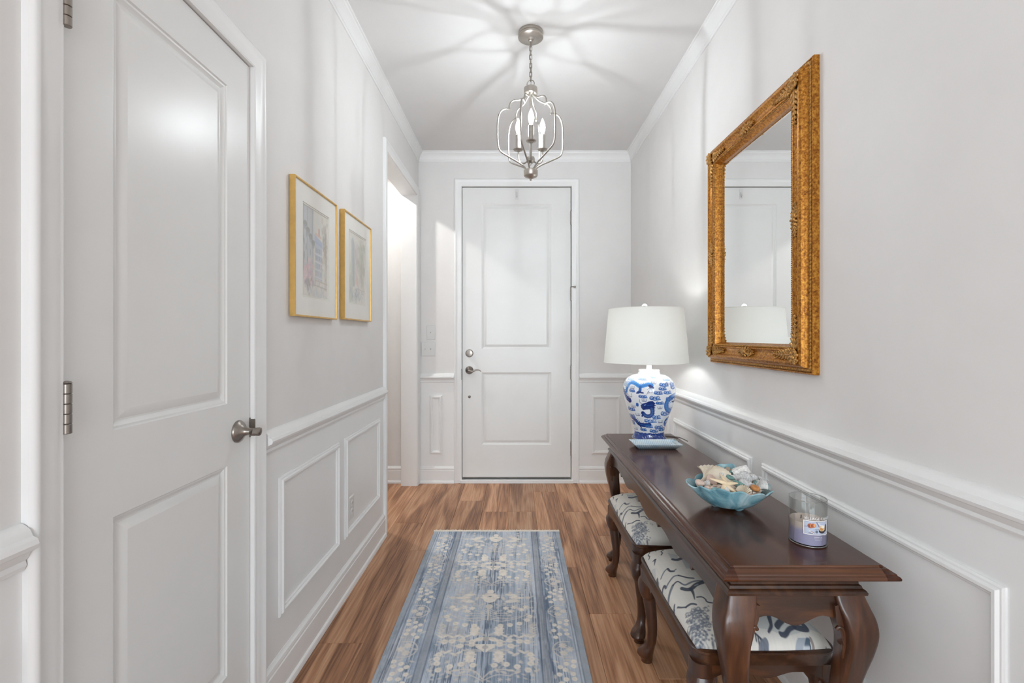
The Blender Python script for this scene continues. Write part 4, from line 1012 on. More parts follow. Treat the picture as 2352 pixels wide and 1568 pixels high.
def vase_paint(off, rot=1):
    DK, MD, LT = (32, 56, 126), (46, 104, 182), (66, 144, 218)
    def T(p): a, z = vp(*p); a = (a + off + PI) % (2*PI) - PI; return (a*SX, z)
    def ok(P): return max(p[0] for p in P) - min(p[0] for p in P) < 0.3
    def S(pts, w, c, a=1.0, taper=None):
        P = [T(p) for p in pts]
        if ok(P): cvv.stroke(P, w*zs_, c, a, taper=taper)
    def spikes(pts, w, c, ln):
        for (a, b) in zip(pts[:-1], pts[1:]):
            for k in range(3):
                t = (k+.5)/3; x, y = a[0]+(b[0]-a[0])*t, a[1]+(b[1]-a[1])*t; L = math.hypot(b[0]-a[0], b[1]-a[1])
                nx, ny = (b[1]-a[1])/L, -(b[0]-a[0])/L; S([(x+nx*w*.4, y+ny*w*.4), (x+nx*(w*.5+ln), y+ny*(w*.5+ln))], 14, c, 1, .9)
    def body(pts, w, c, dark=None, sp=18):
        S(pts, w*1.18, c); spikes(pts, w*1.18, c, sp)
        if dark: S(pts, w*.35, dark, .6)
        P = smoothpath([Vector((p[0], p[1], 0)) for p in pts], 4)
        for q in P[1:-1:2]: S([(q.x - w*.3, q.y + 3), (q.x + w*.3, q.y - 3)], 5, (110, 160, 220), .55)
    def cloud(x, y, w, h, c=MD):
        n = 3; cvs = []
        S([(x - w*.3, y), (x + w*.3, y + h*.08)], h*.62, (150, 186, 222), .5)
        for k in range(n):
            cx = x - w/2 + w*(k+.5)/n; P = [(cx + w/(n*1.7)*math.cos(a), y + h*.42*math.sin(a) + (k % 2)*h*.12) for a in np.linspace(0, 2*PI, 9)]
            S(P, 11, c); P = [(cx + w/(n*3.6)*math.cos(a), y + h*.18*math.sin(a)) for a in np.linspace(0, 1.5*PI, 6)]; S(P, 9, c)
        S([(x - w*.5, y + h*.2), (x, y + h*.5), (x + w*.62, y + h*.38)], 13, c)
    def claw(x, y, s=1.0, c=DK):
        for k in range(4): S([(x - 36*s + 24*s*k, y - 22*s), (x - 32*s + 22*s*k, y + 6*s), (x - 18*s + 14*s*k, y + 18*s)], 7, c, .9)
        S([(x - 30*s, y + 16*s), (x + 34*s, y + 16*s)], 9, c, .9)
    body([(168, 440), (190, 350), (245, 285), (315, 290), (395, 335), (480, 312), (545, 296), (585, 312)], 50, LT, MD)
    S([(400, 345), (395, 410), (365, 440)], 44, MD); S([(370, 430), (445, 440)], 26, DK, 1); S([(345, 450), (400, 420)], 24, DK)
    for q in ((510, 385), (520, 430), (505, 465), (540, 450), (575, 440), (605, 430)): S([(572, 325), ((572+q[0])/2 + 8, (330+q[1])/2), q], 15, DK, 1, .7)
    S([(555, 320), (600, 350)], 44, DK)
    body([(112, 420), (140, 480), (170, 550), (225, 590)], 66, DK, MD); S([(200, 560), (240, 600), (215, 620)], 26, DK); S([(215, 515), (262, 520), (255, 462)], 7, DK)
    P3 = [(408, 655), (440, 622), (500, 602), (540, 578), (600, 570), (622, 590), (648, 612), (628, 640), (662, 645), (622, 668), (650, 690), (612, 705), (560, 715), (500, 722), (448, 735), (415, 700)]
    cvv.poly([T(p) for p in P3], DK, 1) if ok([T(p) for p in P3]) else None
    body([(585, 690), (600, 760), (575, 825), (500, 838), (445, 790)], 58, DK, MD); S([(445, 790), (430, 850)], 22, DK); S([(440, 640), (395, 600), (390, 555)], 7, DK); S([(400, 690), (420, 712)], 16, (235, 240, 246))
    S([(470, 650), (490, 640)], 12, (150, 190, 230)); S([(520, 650), (600, 640)], 8, MD)
    body([(975, 490), (900, 520), (845, 580), (822, 650), (840, 720), (890, 770), (940, 730)], 74, MD, LT); 
    for y in range(600, 700, 16): S([(868, y), (872, y+3)], 14, (236, 240, 246))
    S([(920, 600), (975, 600)], 30, DK)
    body([(245, 885), (310, 925), (365, 985), (445, 1005), (555, 992)], 58, DK, MD, 22); S([(370, 990), (415, 1050)], 28, DK)
    body([(860, 885), (812, 930), (800, 985), (838, 1020), (890, 965)], 50, MD, DK); 
    S([(352, 640), (352, 660)], 46, MD)
    for c in ((690, 430, 120, 60), (780, 300, 130, 60), (760, 365, 110, 50), (840, 430, 110, 55), (440, 500, 120, 50), (635, 520, 150, 70), (715, 605, 110, 48), (265, 415, 80, 45), (250, 740, 110, 60),
              (800, 790, 120, 80), (560, 920, 180, 60), (660, 850, 120, 70), (540, 1020, 110, 50), (700, 1035, 120, 55), (620, 1100, 120, 52), (750, 1080, 90, 55), (450, 1085, 90, 45), (260, 870, 90, 70), (270, 985, 70, 80), (860, 540, 80, 60), (930, 320, 70, 120)): cloud(*c)
    for c in ((430, 215, 120, 36), (160, 310, 70, 100), (820, 225, 100, 34), (600, 185, 100, 24), (240, 230, 90, 40)): cloud(*c, c=(150, 168, 196))
    for c in ((265, 365), (465, 565), (720, 690), (285, 685), (360, 825), (730, 940), (620, 270), (860, 280), (320, 1090)): claw(*c)
vase_paint(0.0); vase_paint(PI)
# base band: sea of waves
zb0, zb1 = vz(1276), vz(1158)
wn = vnoise((NZ, NTH), (30, 70), 4); edge = vz(1146) + 0.0018*(vnoise((1, NTH), (1, 90), 8)[0] - .5) * 2
Zg = np.repeat(cvv.y[:, None], NTH, 1); band = (Zg < edge[None, :]).astype(float) * (Zg > zb0 + 0.002)
bc = lin((42, 72, 148))[None, None] * (0.75 + 0.7*wn[..., None]); cvv.c = cvv.c*(1-band[..., None]) + bc*band[..., None]
rg = random.Random(2)
for k in range(44):
    a = rg.uniform(-PI, PI)*SX; z = rg.uniform(zb0 + .006, zb1 - .004); cvv.stroke([(a, z+.003), (a + .002, z), (a + .005, z - .002)], .0018, (232, 236, 244), .9)
M_VASE = vcol_mat('blue_white_porcelain', 0.10, coat=0.6)
th = np.linspace(-PI, PI, NTH); zz = cvv.y
rad = np.interp(zz, [vz(q[0]) for q in VP][::-1], [q[1]*zs_ for q in VP][::-1])
k5 = np.ones(9)/9; rad2 = np.convolve(np.pad(rad, 4, 'edge'), k5, 'valid'); rad2[:6] = rad[:6]; rad2[-6:] = rad[-6:]
TH, RD = np.meshgrid(th, rad2); ZZ = np.repeat(zz[:, None], NTH, 1)
# th = 0 faces the camera, positive towards picture right
ca, sa = math.cos(view), math.sin(view)
dirx = np.cos(TH)*ca - np.sin(-TH)*sa*-1*-1; 
AZ = view + TH
pos = np.stack([LX + RD*np.cos(AZ), LY + RD*np.sin(AZ), ZZ], -1)
gridmesh('vase', pos, cvv, M_VASE, lp)
z0v = vz(1276)
MB().lathe((LX, LY, TZ), [(0.074, 0), (0.086, 0.0015), (0.0895, 0.005), (0.0885, z0v - TZ + 0.0005)], 64).build('vase_foot', M_PORC, lp)
zn = vz(150)
neck = MB().lathe((LX, LY, zn), [(195*zs_, -0.001), (0.0570, 0.003), (0.0575, 0.006), (0.0545, 0.010), (0.0545, 0.0205), (0.051, 0.0235), (0.016, 0.0245), (0.0145, 0.027), (0.0135, 0.052), (0.0135, 0.075), (0.018, 0.079), (0.018, 0.125), (0.010, 0.13)], 48).build('neck', M_PORC, lp)
SHX = LX - 0.018; SZ0, SZ1 = 1.0885, 1.374
t_ = NT('shade_linen'); t_.n.remove(t_.p)
d_ = t_.node('ShaderNodeBsdfDiffuse'); d_.inputs[0].default_value = srgb(240, 241, 236); tr_ = t_.node('ShaderNodeBsdfTranslucent'); tr_.inputs[0].default_value = srgb(244, 245, 238)
mx_ = t_.node('ShaderNodeMixShader'); mx_.inputs[0].default_value = 0.06; t_.ln(d_.outputs[0], mx_.inputs[1]); t_.ln(tr_.outputs[0], mx_.inputs[2]); t_.ln(mx_.outputs[0], t_.out.inputs[0])
wv_ = t_.node('ShaderNodeTexNoise'); wv_.inputs['Scale'].default_value = 1.0; t_.ln(t_.coords((500, 500, 40)), wv_.inputs['Vector']); bp_ = t_.node('ShaderNodeBump'); bp_.inputs['Strength'].default_value = 0.08; bp_.inputs['Distance'].default_value = 0.001
t_.ln(wv_.outputs[0], bp_.inputs['Height']); t_.ln(bp_.outputs[0], d_.inputs['Normal'])
shade = MB().lathe((SHX, LY, SZ0), [(0.2195, 0), (0.1945, SZ1 - SZ0)], 96, cap=False).build('lamp_shade', t_.m, lp, smooth=60)
MB().torus((SHX, LY, SZ0), 0.2195, 0.0016, Vector((1, 0, 0)), Vector((0, 1, 0)), 96, 6).build('shade_rim', M_MAT, shade)
MB().torus((SHX, LY, SZ1), 0.1945, 0.0016, Vector((1, 0, 0)), Vector((0, 1, 0)), 96, 6).build('shade_rim', M_MAT, shade)
sp = MB()
for k in range(3):
    a = 2*PI*k/3 + .4; sp.tube([(SHX, LY, SZ1 - .012), (SHX + .1945*math.cos(a), LY + .1945*math.sin(a), SZ1 - .001)], 0.0016, 6)
for sg in (-1, 1):
    sp.tube(smoothpath([(LX + sg*.012, LY, zn + .078), (LX + sg*.055, LY, zn + .14), (LX - .01 + sg*.058, LY, zn + .22), (SHX + sg*.02, LY, SZ1 - .02), (SHX, LY, SZ1 - .012)], 6), 0.0018, 6)
sp.build('harp', M_NICK, lp)
MB().lathe((LX - .006, LY, zn + .13), [(0.010, 0), (0.013, 0.012), (0.024, 0.035), (0.030, 0.058), (0.026, 0.080), (0.012, 0.094), (0.001, 0.098)], 16).build('bulb', M_LAMPBULB, lp)
M_CLEAR = glass('clear_glass', (0.97, 0.99, 1.0, 1))
fin = MB().lathe((SHX - .006, LY, SZ1 - .012), [(0.003, 0), (0.003, 0.014), (0.010, 0.015), (0.0145, 0.019), (0.0150, 0.027), (0.012, 0.035), (0.006, 0.039), (0.001, 0.040)], 24).build('finial', M_CLEAR, lp)
MB().tube(smoothpath([(LX + .08, LY + .03, TZ + .003), (LX + .12, LY + .035, TZ + .003), (LX + .158, LY + .0, TZ + .003), (LX + .170, LY - .05, TZ + .0025), (LX + .172, LY - .09, TZ + .0026)], 6), 0.0026, 8).build('power_cord', plain('clear_cord', srgb(120, 112, 104), 0.3), lp)

# ================================================================== TRAY
def tray_mat():
    t = NT('sky_blue_glaze'); v = t.coords((1, 1, 1)); w = t.node('ShaderNodeTexWave'); w.inputs['Scale'].default_value = 34; w.inputs['Distortion'].default_value = 1.2; w.inputs['Detail'].default_value = 1.5; t.ln(v, w.inputs['Vector'])
    n = t.node('ShaderNodeTexNoise'); n.inputs['Scale'].default_value = 14; t.ln(v, n.inputs['Vector'])
    a = t.node('ShaderNodeMath', operation='MULTIPLY_ADD'); a.inputs[1].default_value = 0.35; t.ln(w.outputs[1], a.inputs[0]); t.ln(n.outputs[0], a.inputs[2])
    t.ln(t.ramp(a.outputs[0], [(0.35, srgb(150, 190, 216)), (0.62, srgb(196, 220, 234)), (0.85, srgb(228, 240, 244))]), t.p.inputs['Base Color'])
    t.p.inputs['Roughness'].default_value = 0.12; t.p.inputs['Coat Weight'].default_value = 0.5; t.bump(w.outputs[1], 0.25, 0.001); return t.m
TRP = [(0.030, TZ), (0.026, TZ+.001), (0.002, TZ+.0225), (0, TZ+.025), (0.003, TZ+.0255), (0.022, TZ+.010), (0.034, TZ+.0075)]
tr0 = (0.568, 0.797, 2.243, 2.373)
tm = MB().frame(tr0, TRP, fT); a = 0.034
tm.add([(tr0[0]+a, tr0[2]+a, TZ+.0075), (tr0[1]-a, tr0[2]+a, TZ+.0075), (tr0[1]-a, tr0[3]-a, TZ+.0075), (tr0[0]+a, tr0[3]-a, TZ+.0075)], [(0, 1, 2, 3)])
tm.add([(tr0[0]+.03, tr0[2]+.03, TZ), (tr0[1]-.03, tr0[2]+.03, TZ), (tr0[1]-.03, tr0[3]-.03, TZ), (tr0[0]+.03, tr0[3]-.03, TZ)], [(3, 2, 1, 0)])
tag(tm.build('trinket_tray', tray_mat(), smooth=30, loc=(0.682, 2.308, TZ)), 'pale blue ribbed rectangular tray in front of the lamp', 'tray')
# clear plastic coaster behind the lamp
tag(MB().box((0.765, 2.42, TZ + .0002), (0.84, 2.50, TZ + .003), 0.001).build('clear_coaster', glass('clear_plastic', (0.9, 0.95, 0.95, 1), 0.1), loc=(0.80, 2.46, TZ)), 'clear glass coaster on the table beside the lamp base', 'coaster')

# ================================================================== SHELL BOWL
BC = Vector((0.676, 1.500, TZ))
def teal_mat():
    t = NT('teal_art_glass'); v = t.coords((1, 1, 1)); n = t.node('ShaderNodeTexNoise'); n.inputs['Scale'].default_value = 13; n.inputs['Detail'].default_value = 4; n.inputs['Distortion'].default_value = 1.4; t.ln(v, n.inputs['Vector'])
    t.ln(t.ramp(n.outputs[0], [(0.30, srgb(78, 132, 150)), (0.46, srgb(134, 180, 191)), (0.60, srgb(178, 207, 213)), (0.76, srgb(221, 231, 232))]), t.p.inputs['Base Color'])
    t.p.inputs['Roughness'].default_value = 0.08; t.p.inputs['Subsurface Weight'].default_value = 0.35; t.p.inputs['Subsurface Radius'].default_value = (0.004, 0.008, 0.010); t.p.inputs['Coat Weight'].default_value = 0.5
    return t.m
M_TEAL = teal_mat()
bowl = thing('shell_bowl', 'teal glass shell-shaped bowl full of seashells on the console table', 'bowl', BC)
def bowl_pt(t, a, inner=0.0):
    """t 0 centre .. 1 rim, azimuth a; fluted flaring wall, rim uneven, raised lip at the back"""
    fl = 1 + 0.040*math.cos(12*a)*t*t + 0.03*math.cos(2*a + 0.5)*t
    R = 0.119 * fl * (1 + 0.04*max(0, math.cos(a - 2.75))**6*t + 0.04*max(0, math.cos(a - 5.9))**4*t)
    r = R * (0.36 + 0.64*t**0.85) if t > 0 else 0.001
    z = 0.007 + 0.066 * t**1.5 * (1 + 0.12*math.cos(2*a - 2.2) + 0.07*math.cos(12*a + .6)*t)
    back = max(0, math.cos(a - 1.25))**14
    z += 0.032 * back * t**2
    z -= 0.003 * max(0, math.cos(a + 1.35))**3 * t
    r -= inner; z += inner*0.7
    return (BC.x + max(r, 0.001)*math.cos(a), BC.y + 0.90*max(r, 0.001)*math.sin(a), BC.z + z)
rings = []; ts = [i/14 for i in range(15)]
for t in ts: rings.append([bowl_pt(t, 2*PI*k/96) for k in range(96)])
for t in reversed(ts): rings.append([bowl_pt(t, 2*PI*k/96, 0.0035) for k in range(96)])
MB().loft(rings, cap=False).build('bowl_body', M_TEAL, bowl, smooth=60)
for a in (-1.15, 0.95, 3.0):
    c = BC + Vector((0.040*math.cos(a), 0.036*math.sin(a), 0))
    MB().lathe(c, [(0.004, 0), (0.009, 0.001), (0.013, 0.005), (0.018, 0.010), (0.012, 0.012)], 16).build('foot', M_TEAL, bowl)
# crushed white shell filling, nobody could count it
cr_ = MB(); rings = []
for i in range(10):
    t = i/9; rings.append([(BC.x + 0.098*t*math.cos(a), BC.y + 0.088*t*math.sin(a), TZ + 0.069 - 0.005*t + 0.003*math.sin(9*a + 7*t)*t) for a in [2*PI*k/60 for k in range(60)]])
rings[0] = [(BC.x + 0.001*math.cos(2*PI*k/60), BC.y + 0.001*math.sin(2*PI*k/60), TZ + 0.069) for k in range(60)]
cr_.loft(rings)
rg = random.Random(31)
for k in range(330):
    a = rg.uniform(0, 2*PI); q = math.sqrt(rg.random())*0.98
    cr_.ellipsoid((BC.x + 0.094*q*math.cos(a), BC.y + 0.084*q*math.sin(a), TZ + 0.069 - 0.004*q + rg.uniform(0, .003)), rg.uniform(.002, .006), rg.uniform(.002, .005), rg.uniform(.0015, .003), Matrix.Rotation(rg.uniform(0, 3), 3, 'Z'), 6, 4)
M_CRUSH = plain('crushed_shell', srgb(228, 214, 202), 0.7, noise=0.12, nscale=160)
cro = cr_.build('crushed_shell_fill', M_CRUSH, loc=(BC.x, BC.y, TZ + .06)); tag(cro, 'white crushed shell bits filling the teal bowl', 'shell filling', kind='stuff')

def zp(x, y, z): return pxz(1580 + x/10.45, 1040 + y/10.45, z)
M_CREAM = plain('cream_shell', srgb(232, 220, 200), 0.45, noise=0.08, nscale=60)
M_WSHELL = plain('chalky_white_shell', srgb(226, 224, 220), 0.75, noise=0.16, nscale=170, bump=0.5, bscale=500)
M_GSHELL = plain('pitted_grey_shell', srgb(204, 203, 202), 0.8, noise=0.3, nscale=200, bump=0.6, bscale=420)
M_TSHELL = plain('sea_green_shell', srgb(112, 152, 146), 0.5, noise=0.3, nscale=90)
M_STONE = plain('turquoise_stone', srgb(138, 182, 184), 0.35, noise=0.18, nscale=50)
M_TAN = plain('tan_shell', srgb(188, 170, 150), 0.5, noise=0.16, nscale=70)
M_ORNG = plain('amber_snail_shell', srgb(196, 132, 74), 0.35, noise=0.3, nscale=60)
M_BRWN = plain('brown_shell', srgb(128, 84, 50), 0.4, noise=0.3, nscale=60)
M_PINK = plain('pinkish_shell', srgb(222, 198, 184), 0.45, noise=0.12, nscale=70)
M_STAR = plain('bleached_starfish', srgb(238, 216, 182), 0.75, noise=0.06, nscale=120, bump=0.5, bscale=700)
G_SH = 'seashells in the teal bowl'
def eul(rx, ry, rz): return Matrix.Rotation(rz, 3, 'Z') @ Matrix.Rotation(ry, 3, 'Y') @ Matrix.Rotation(rx, 3, 'X')
def xform(mb, c, M):
    c = Vector(c); mb.v = [tuple(c + M @ (Vector(p) * 1.18)) for p in mb.v]; return mb
def scallop(w, l, h, ribs=14):
    mb = MB(); rings = []
    for i in range(13):
        t = i/12; ring = []
        for k in range(ribs*4 + 1):
            s = k/(ribs*4)*2 - 1; a = s*0.95*(0.45 + 0.55*t); r = l*t*(1 - 0.10*s*s) + 0.001
            rib = 0.0016*math.cos(k/4*2*PI)*min(1, t*1.6)
            ring.append((r*math.sin(a)*w/l*0.62, r*math.cos(a) - l*.5, h*math.sin(PI*min(t*.62 + .02, 1))*(1 - .75*s*s) + rib - h*.3))
        rings.append(ring)
    mb.loft(rings, closed=False)
    mb.loft([[(x, y, z - .0018) for (x, y, z) in r] for r in rings], closed=False); return mb
def spiral(l, r, turns=4.5, fat=0.62, n=10):
    """whelk: body whorl tapering to a spire, along x"""
    mb = MB(); rings = []; N = int(turns*16)
    for i in range(N + 1):
        t = i/N; a = 2*PI*turns*t; rad = r*(1 - t)**1.15 + .0006; x = -l*.20 + l*.72*t**.8
        c = Vector((x, rad*.42*math.cos(a), rad*.42*math.sin(a))); tr = rad*fat + .0004
        o1 = Vector((0, math.cos(a), math.sin(a))); o2 = Vector((1, 0, 0))
        rings.append([c + (o1*math.cos(2*PI*k/n) + o2*math.sin(2*PI*k/n)*1.15)*tr for k in range(n)])
    mb.loft(rings)
    mb.loft([superringx(-l*.5 + l*.42*i/6, r*(.18 + .82*math.sin(PI/2*i/6)), .75) for i in range(7)]); return mb
def superringx(x, r, f): return [(x, r*math.cos(2*PI*k/14), r*f*math.sin(2*PI*k/14)) for k in range(14)]
def snail(r):
    mb = MB(); rings = []; N = 44
    for i in range(N + 1):
        t = i/N; a = 2*PI*2.4*t; rad = r*.62*(1 - t)**.9; tr = r*.52*(1 - t)**.8 + .0004
        c = Vector((rad*math.cos(a), rad*math.sin(a), r*.7*t)); o1 = Vector((math.cos(a), math.sin(a), 0)); o2 = Vector((0, 0, 1))
        rings.append([c + (o1*math.cos(2*PI*k/10) + o2*math.sin(2*PI*k/10))*tr for k in range(10)])
    return mb.loft(rings)
def limpet(r, h):
    mb = MB(); return mb.loft([[(r*q*(1 + .05*math.cos(14*2*PI*k/56))*math.cos(2*PI*k/56), r*.8*q*(1 + .05*math.cos(14*2*PI*k/56))*math.sin(2*PI*k/56), h*(1 - q)**.8) for k in range(56)] for q in (1, .93, .8, .62, .42, .22, .08, .01)])
def starfish(R):
    mb = MB(); 
    for k in range(5):
        a = 2*PI*k/5; rings = []
        for i in range(9):
            t = i/8; w = R*(.13*(1 - t)**.9 + .05); hh = R*(.11*(1 - t) + .05); c = Vector((R*t*math.cos(a), R*t*math.sin(a), R*.05*math.sin(2*t + k)))
            n_ = Vector((-math.sin(a), math.cos(a), 0)); e_ = .35 if i == 8 else 1
            rings.append([c + n_*w*e_*math.cos(2*PI*q/10) + Vector((0, 0, hh*e_*max(-.4, math.sin(2*PI*q/10)))) for q in range(10)])
        mb.loft(rings)
    return mb.ellipsoid((0, 0, 0), R*.17, R*.17, R*.13, None, 14, 8)
def tubeshell(l, r):
    mb = MB(); rings = []
    for (x, q) in ((-.5, .35), (-.2, .7), (.2, .95), (.45, 1.1), (.5, 1.05), (.46, .8), (.2, .6), (-.1, .4)): rings.append([(l*x, r*q*math.cos(2*PI*k/18), r*q*math.sin(2*PI*k/18)) for k in range(18)])
    return mb.loft(rings)
def pebble(a, b, c): return MB().ellipsoid((0, 0, 0), a, b, c, None, 14, 8)
Z0 = TZ + .073
SH = [
 ('scallop_shell', 'large ribbed cream scallop shell at the lamp side of the teal bowl', scallop(.140, .082, .034, 16), M_CREAM, zp(600, 590, Z0 + .006), (-.10, .22, -1.2)),
 ('snail_shell', 'round cream snail shell at the aisle rim of the teal bowl', snail(.015), M_PINK, zp(265, 770, Z0 - .002), (.2, .3, 0)),
 ('whelk_shell', 'tiny white spiral shell at the aisle rim of the teal bowl', spiral(.026, .008), M_PINK, zp(370, 910, Z0 - .006), (.1, 0, .4)),
 ('whelk_shell', 'small pinkish whelk beside the turquoise stone in the bowl', spiral(.022, .008), M_PINK, zp(470, 920, Z0 - .006), (0, .2, 2.0)),
 ('sea_glass_stone', 'smooth turquoise stone at the near rim of the teal bowl', pebble(.012, .010, .0075), M_STONE, zp(620, 935, Z0 - .004), (0, .1, .3)),
 ('starfish', 'cream dried starfish lying on top of the seashells', starfish(.040), M_STAR, zp(905, 770, Z0 + .012), (.45, .08, .32)),
 ('snail_shell', 'sea-green spiral snail shell behind the starfish', snail(.0125), M_TSHELL, zp(1015, 640, Z0 + .008), (.5, .3, 1)),
 ('tube_shell', 'sea-green hollow tube shell with open end beside the starfish', tubeshell(.030, .0095), M_TSHELL, zp(1210, 770, Z0 + .004), (0, .35, -1.1)),
 ('auger_shell', 'long sea-green knobby shell leaning behind the bowl contents', spiral(.050, .011), M_TSHELL, zp(1120, 440, Z0 + .010), (0, -.25, .35)),
 ('scallop_shell', 'small tan scallop fragment standing behind the starfish', scallop(.030, .036, .010, 9), M_TAN, zp(960, 530, Z0 + .008), (1.1, .1, .2)),
 ('cone_shell', 'big chalky white limpet cone on top of the shells', limpet(.031, .030), M_WSHELL, zp(1450, 480, Z0 + .014), (.35, .15, .3)),
 ('conch_shell', 'long pitted grey-white conch lying across the bowl', spiral(.108, .020, 4.0), M_GSHELL, zp(1480, 640, Z0 + .006), (.4, .05, -.05)),
 ('conch_shell', 'short pitted white conch below the long one', spiral(.056, .016, 4.0), M_GSHELL, zp(1420, 800, Z0 + .001), (.2, .05, -.35)),
 ('snail_shell', 'amber snail shell at the near rim of the teal bowl', snail(.0135), M_ORNG, zp(1620, 890, Z0 - .002), (.3, .2, .5)),
 ('snail_shell', 'amber snail shell behind the white limpet cone', snail(.0125), M_ORNG, zp(1720, 520, Z0 + .002), (.2, .1, 2)),
 ('cowrie_shell', 'dark brown cowrie under the long conch', pebble(.012, .009, .007), M_BRWN, zp(1680, 760, Z0 - .003), (0, 0, .4)),
 ('scallop_shell', 'white scallop shell at the wall-side rim of the bowl', scallop(.044, .040, .014, 12), M_WSHELL, zp(1860, 830, Z0 - .003), (.25, .2, -.9)),
 ('auger_shell', 'slim pale green auger shell pointing over the wall-side rim', spiral(.048, .006, 5), M_TSHELL, zp(1820, 735, Z0 + .002), (0, -.1, .45)),
 ('scallop_shell', 'white triangular shell chip in front of the starfish', scallop(.030, .032, .008, 8), M_WSHELL, zp(950, 930, Z0 - .003), (.5, .1, .5)),
 ('scallop_shell', 'flat cream scallop at the near rim beside the amber snail', scallop(.044, .036, .010, 12), M_CREAM, zp(1350, 950, Z0 - .006), (.35, 0, -.2)),
 ('tube_shell', 'blue-grey barnacle tube against the large scallop', tubeshell(.016, .008), M_TSHELL, zp(830, 560, Z0 + .006), (0, -1.1, .6)),
 ('shell_fragment', 'white curled shell fragment between the scallop and the starfish', scallop(.022, .034, .010, 6), M_WSHELL, zp(770, 650, Z0 + .005), (1.0, .3, -.5)),
 ('shell_fragment', 'grey shell chip beside the starfish arm', pebble(.010, .007, .004), M_TAN, zp(540, 835, Z0 - .003), (.2, .4, .4)),
 ('shell_fragment', 'white angular shell chip beside the cream snail', scallop(.020, .026, .006, 6), M_WSHELL, zp(440, 790, Z0), (.6, .2, -.7)),
 ('scallop_shell', 'pale open scallop inside the large cream scallop', scallop(.050, .040, .012, 12), M_PINK, zp(620, 720, Z0 - .002), (.55, -.1, .5)),
]
for (nm, lb, mb, mt, c, r) in SH:
    dv = Vector(((c.x - BC.x), (c.y - BC.y) / 0.9, 0)); lim = 0.092 if 'rim' in lb else 0.086      # keep every shell inside the bowl
    if dv.length > lim: dv *= lim / dv.length
    c = Vector((BC.x + dv.x, BC.y + dv.y * 0.9, c.z + 0.003))
    tag(xform(mb, c, eul(*r)).build(nm, mt, smooth=50, loc=c), lb, nm.split('_')[-1] if nm != 'starfish' else 'starfish', G_SH)

# ================================================================== CANDLE
KC = Vector((0.772, 1.248, TZ)); KR, KH = 0.0445, 0.116
cd = thing('jar_candle', 'lavender candle in a clear glass jar with a printed label', 'candle', KC)
MB().lathe(KC, [(0.0005, 0), (KR-.006, 0), (KR-.001, 0.001), (KR, 0.004), (KR, KH-.001), (KR-.0008, KH), (KR-.0020, KH), (KR-.0026, KH-.001), (KR-.0026, 0.006), (KR-.008, 0.0035), (0.0005, 0.0035)], 72, cap=False).build('jar', thin_glass('jar_glass'), cd, smooth=40)
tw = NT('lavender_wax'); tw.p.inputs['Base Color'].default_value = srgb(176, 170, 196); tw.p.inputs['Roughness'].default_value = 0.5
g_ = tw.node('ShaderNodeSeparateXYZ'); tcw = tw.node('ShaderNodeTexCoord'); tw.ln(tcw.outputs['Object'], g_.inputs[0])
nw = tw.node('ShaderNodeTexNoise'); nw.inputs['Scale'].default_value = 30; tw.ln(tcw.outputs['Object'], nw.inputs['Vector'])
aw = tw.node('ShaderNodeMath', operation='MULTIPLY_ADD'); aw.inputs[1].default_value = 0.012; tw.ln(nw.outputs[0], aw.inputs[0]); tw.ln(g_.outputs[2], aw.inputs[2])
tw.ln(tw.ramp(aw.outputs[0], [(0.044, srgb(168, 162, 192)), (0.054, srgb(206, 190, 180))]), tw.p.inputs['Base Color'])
M_EDGE = thin_glass('glass_edge', (0.86, 0.88, 0.87, 1), 0.9)
MB().torus((KC.x, KC.y, KC.z + KH), KR - .0012, .0011, Vector((1, 0, 0)), Vector((0, 1, 0)), 64, 8).build('glass_rim', M_EDGE, cd)
MB().torus((KC.x, KC.y, KC.z + .0020), KR - .0016, .0018, Vector((1, 0, 0)), Vector((0, 1, 0)), 64, 8).build('glass_base_ring', M_EDGE, cd)
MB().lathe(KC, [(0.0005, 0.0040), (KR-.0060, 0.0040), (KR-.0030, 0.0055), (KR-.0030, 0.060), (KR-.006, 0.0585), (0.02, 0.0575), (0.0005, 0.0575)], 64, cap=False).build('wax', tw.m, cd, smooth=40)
MB().tube([KC + Vector((-.0133, .008, .056)), KC + Vector((-.0125, .008, .067))], 0.0012, 6).build('wick', M_BLACK, cd)
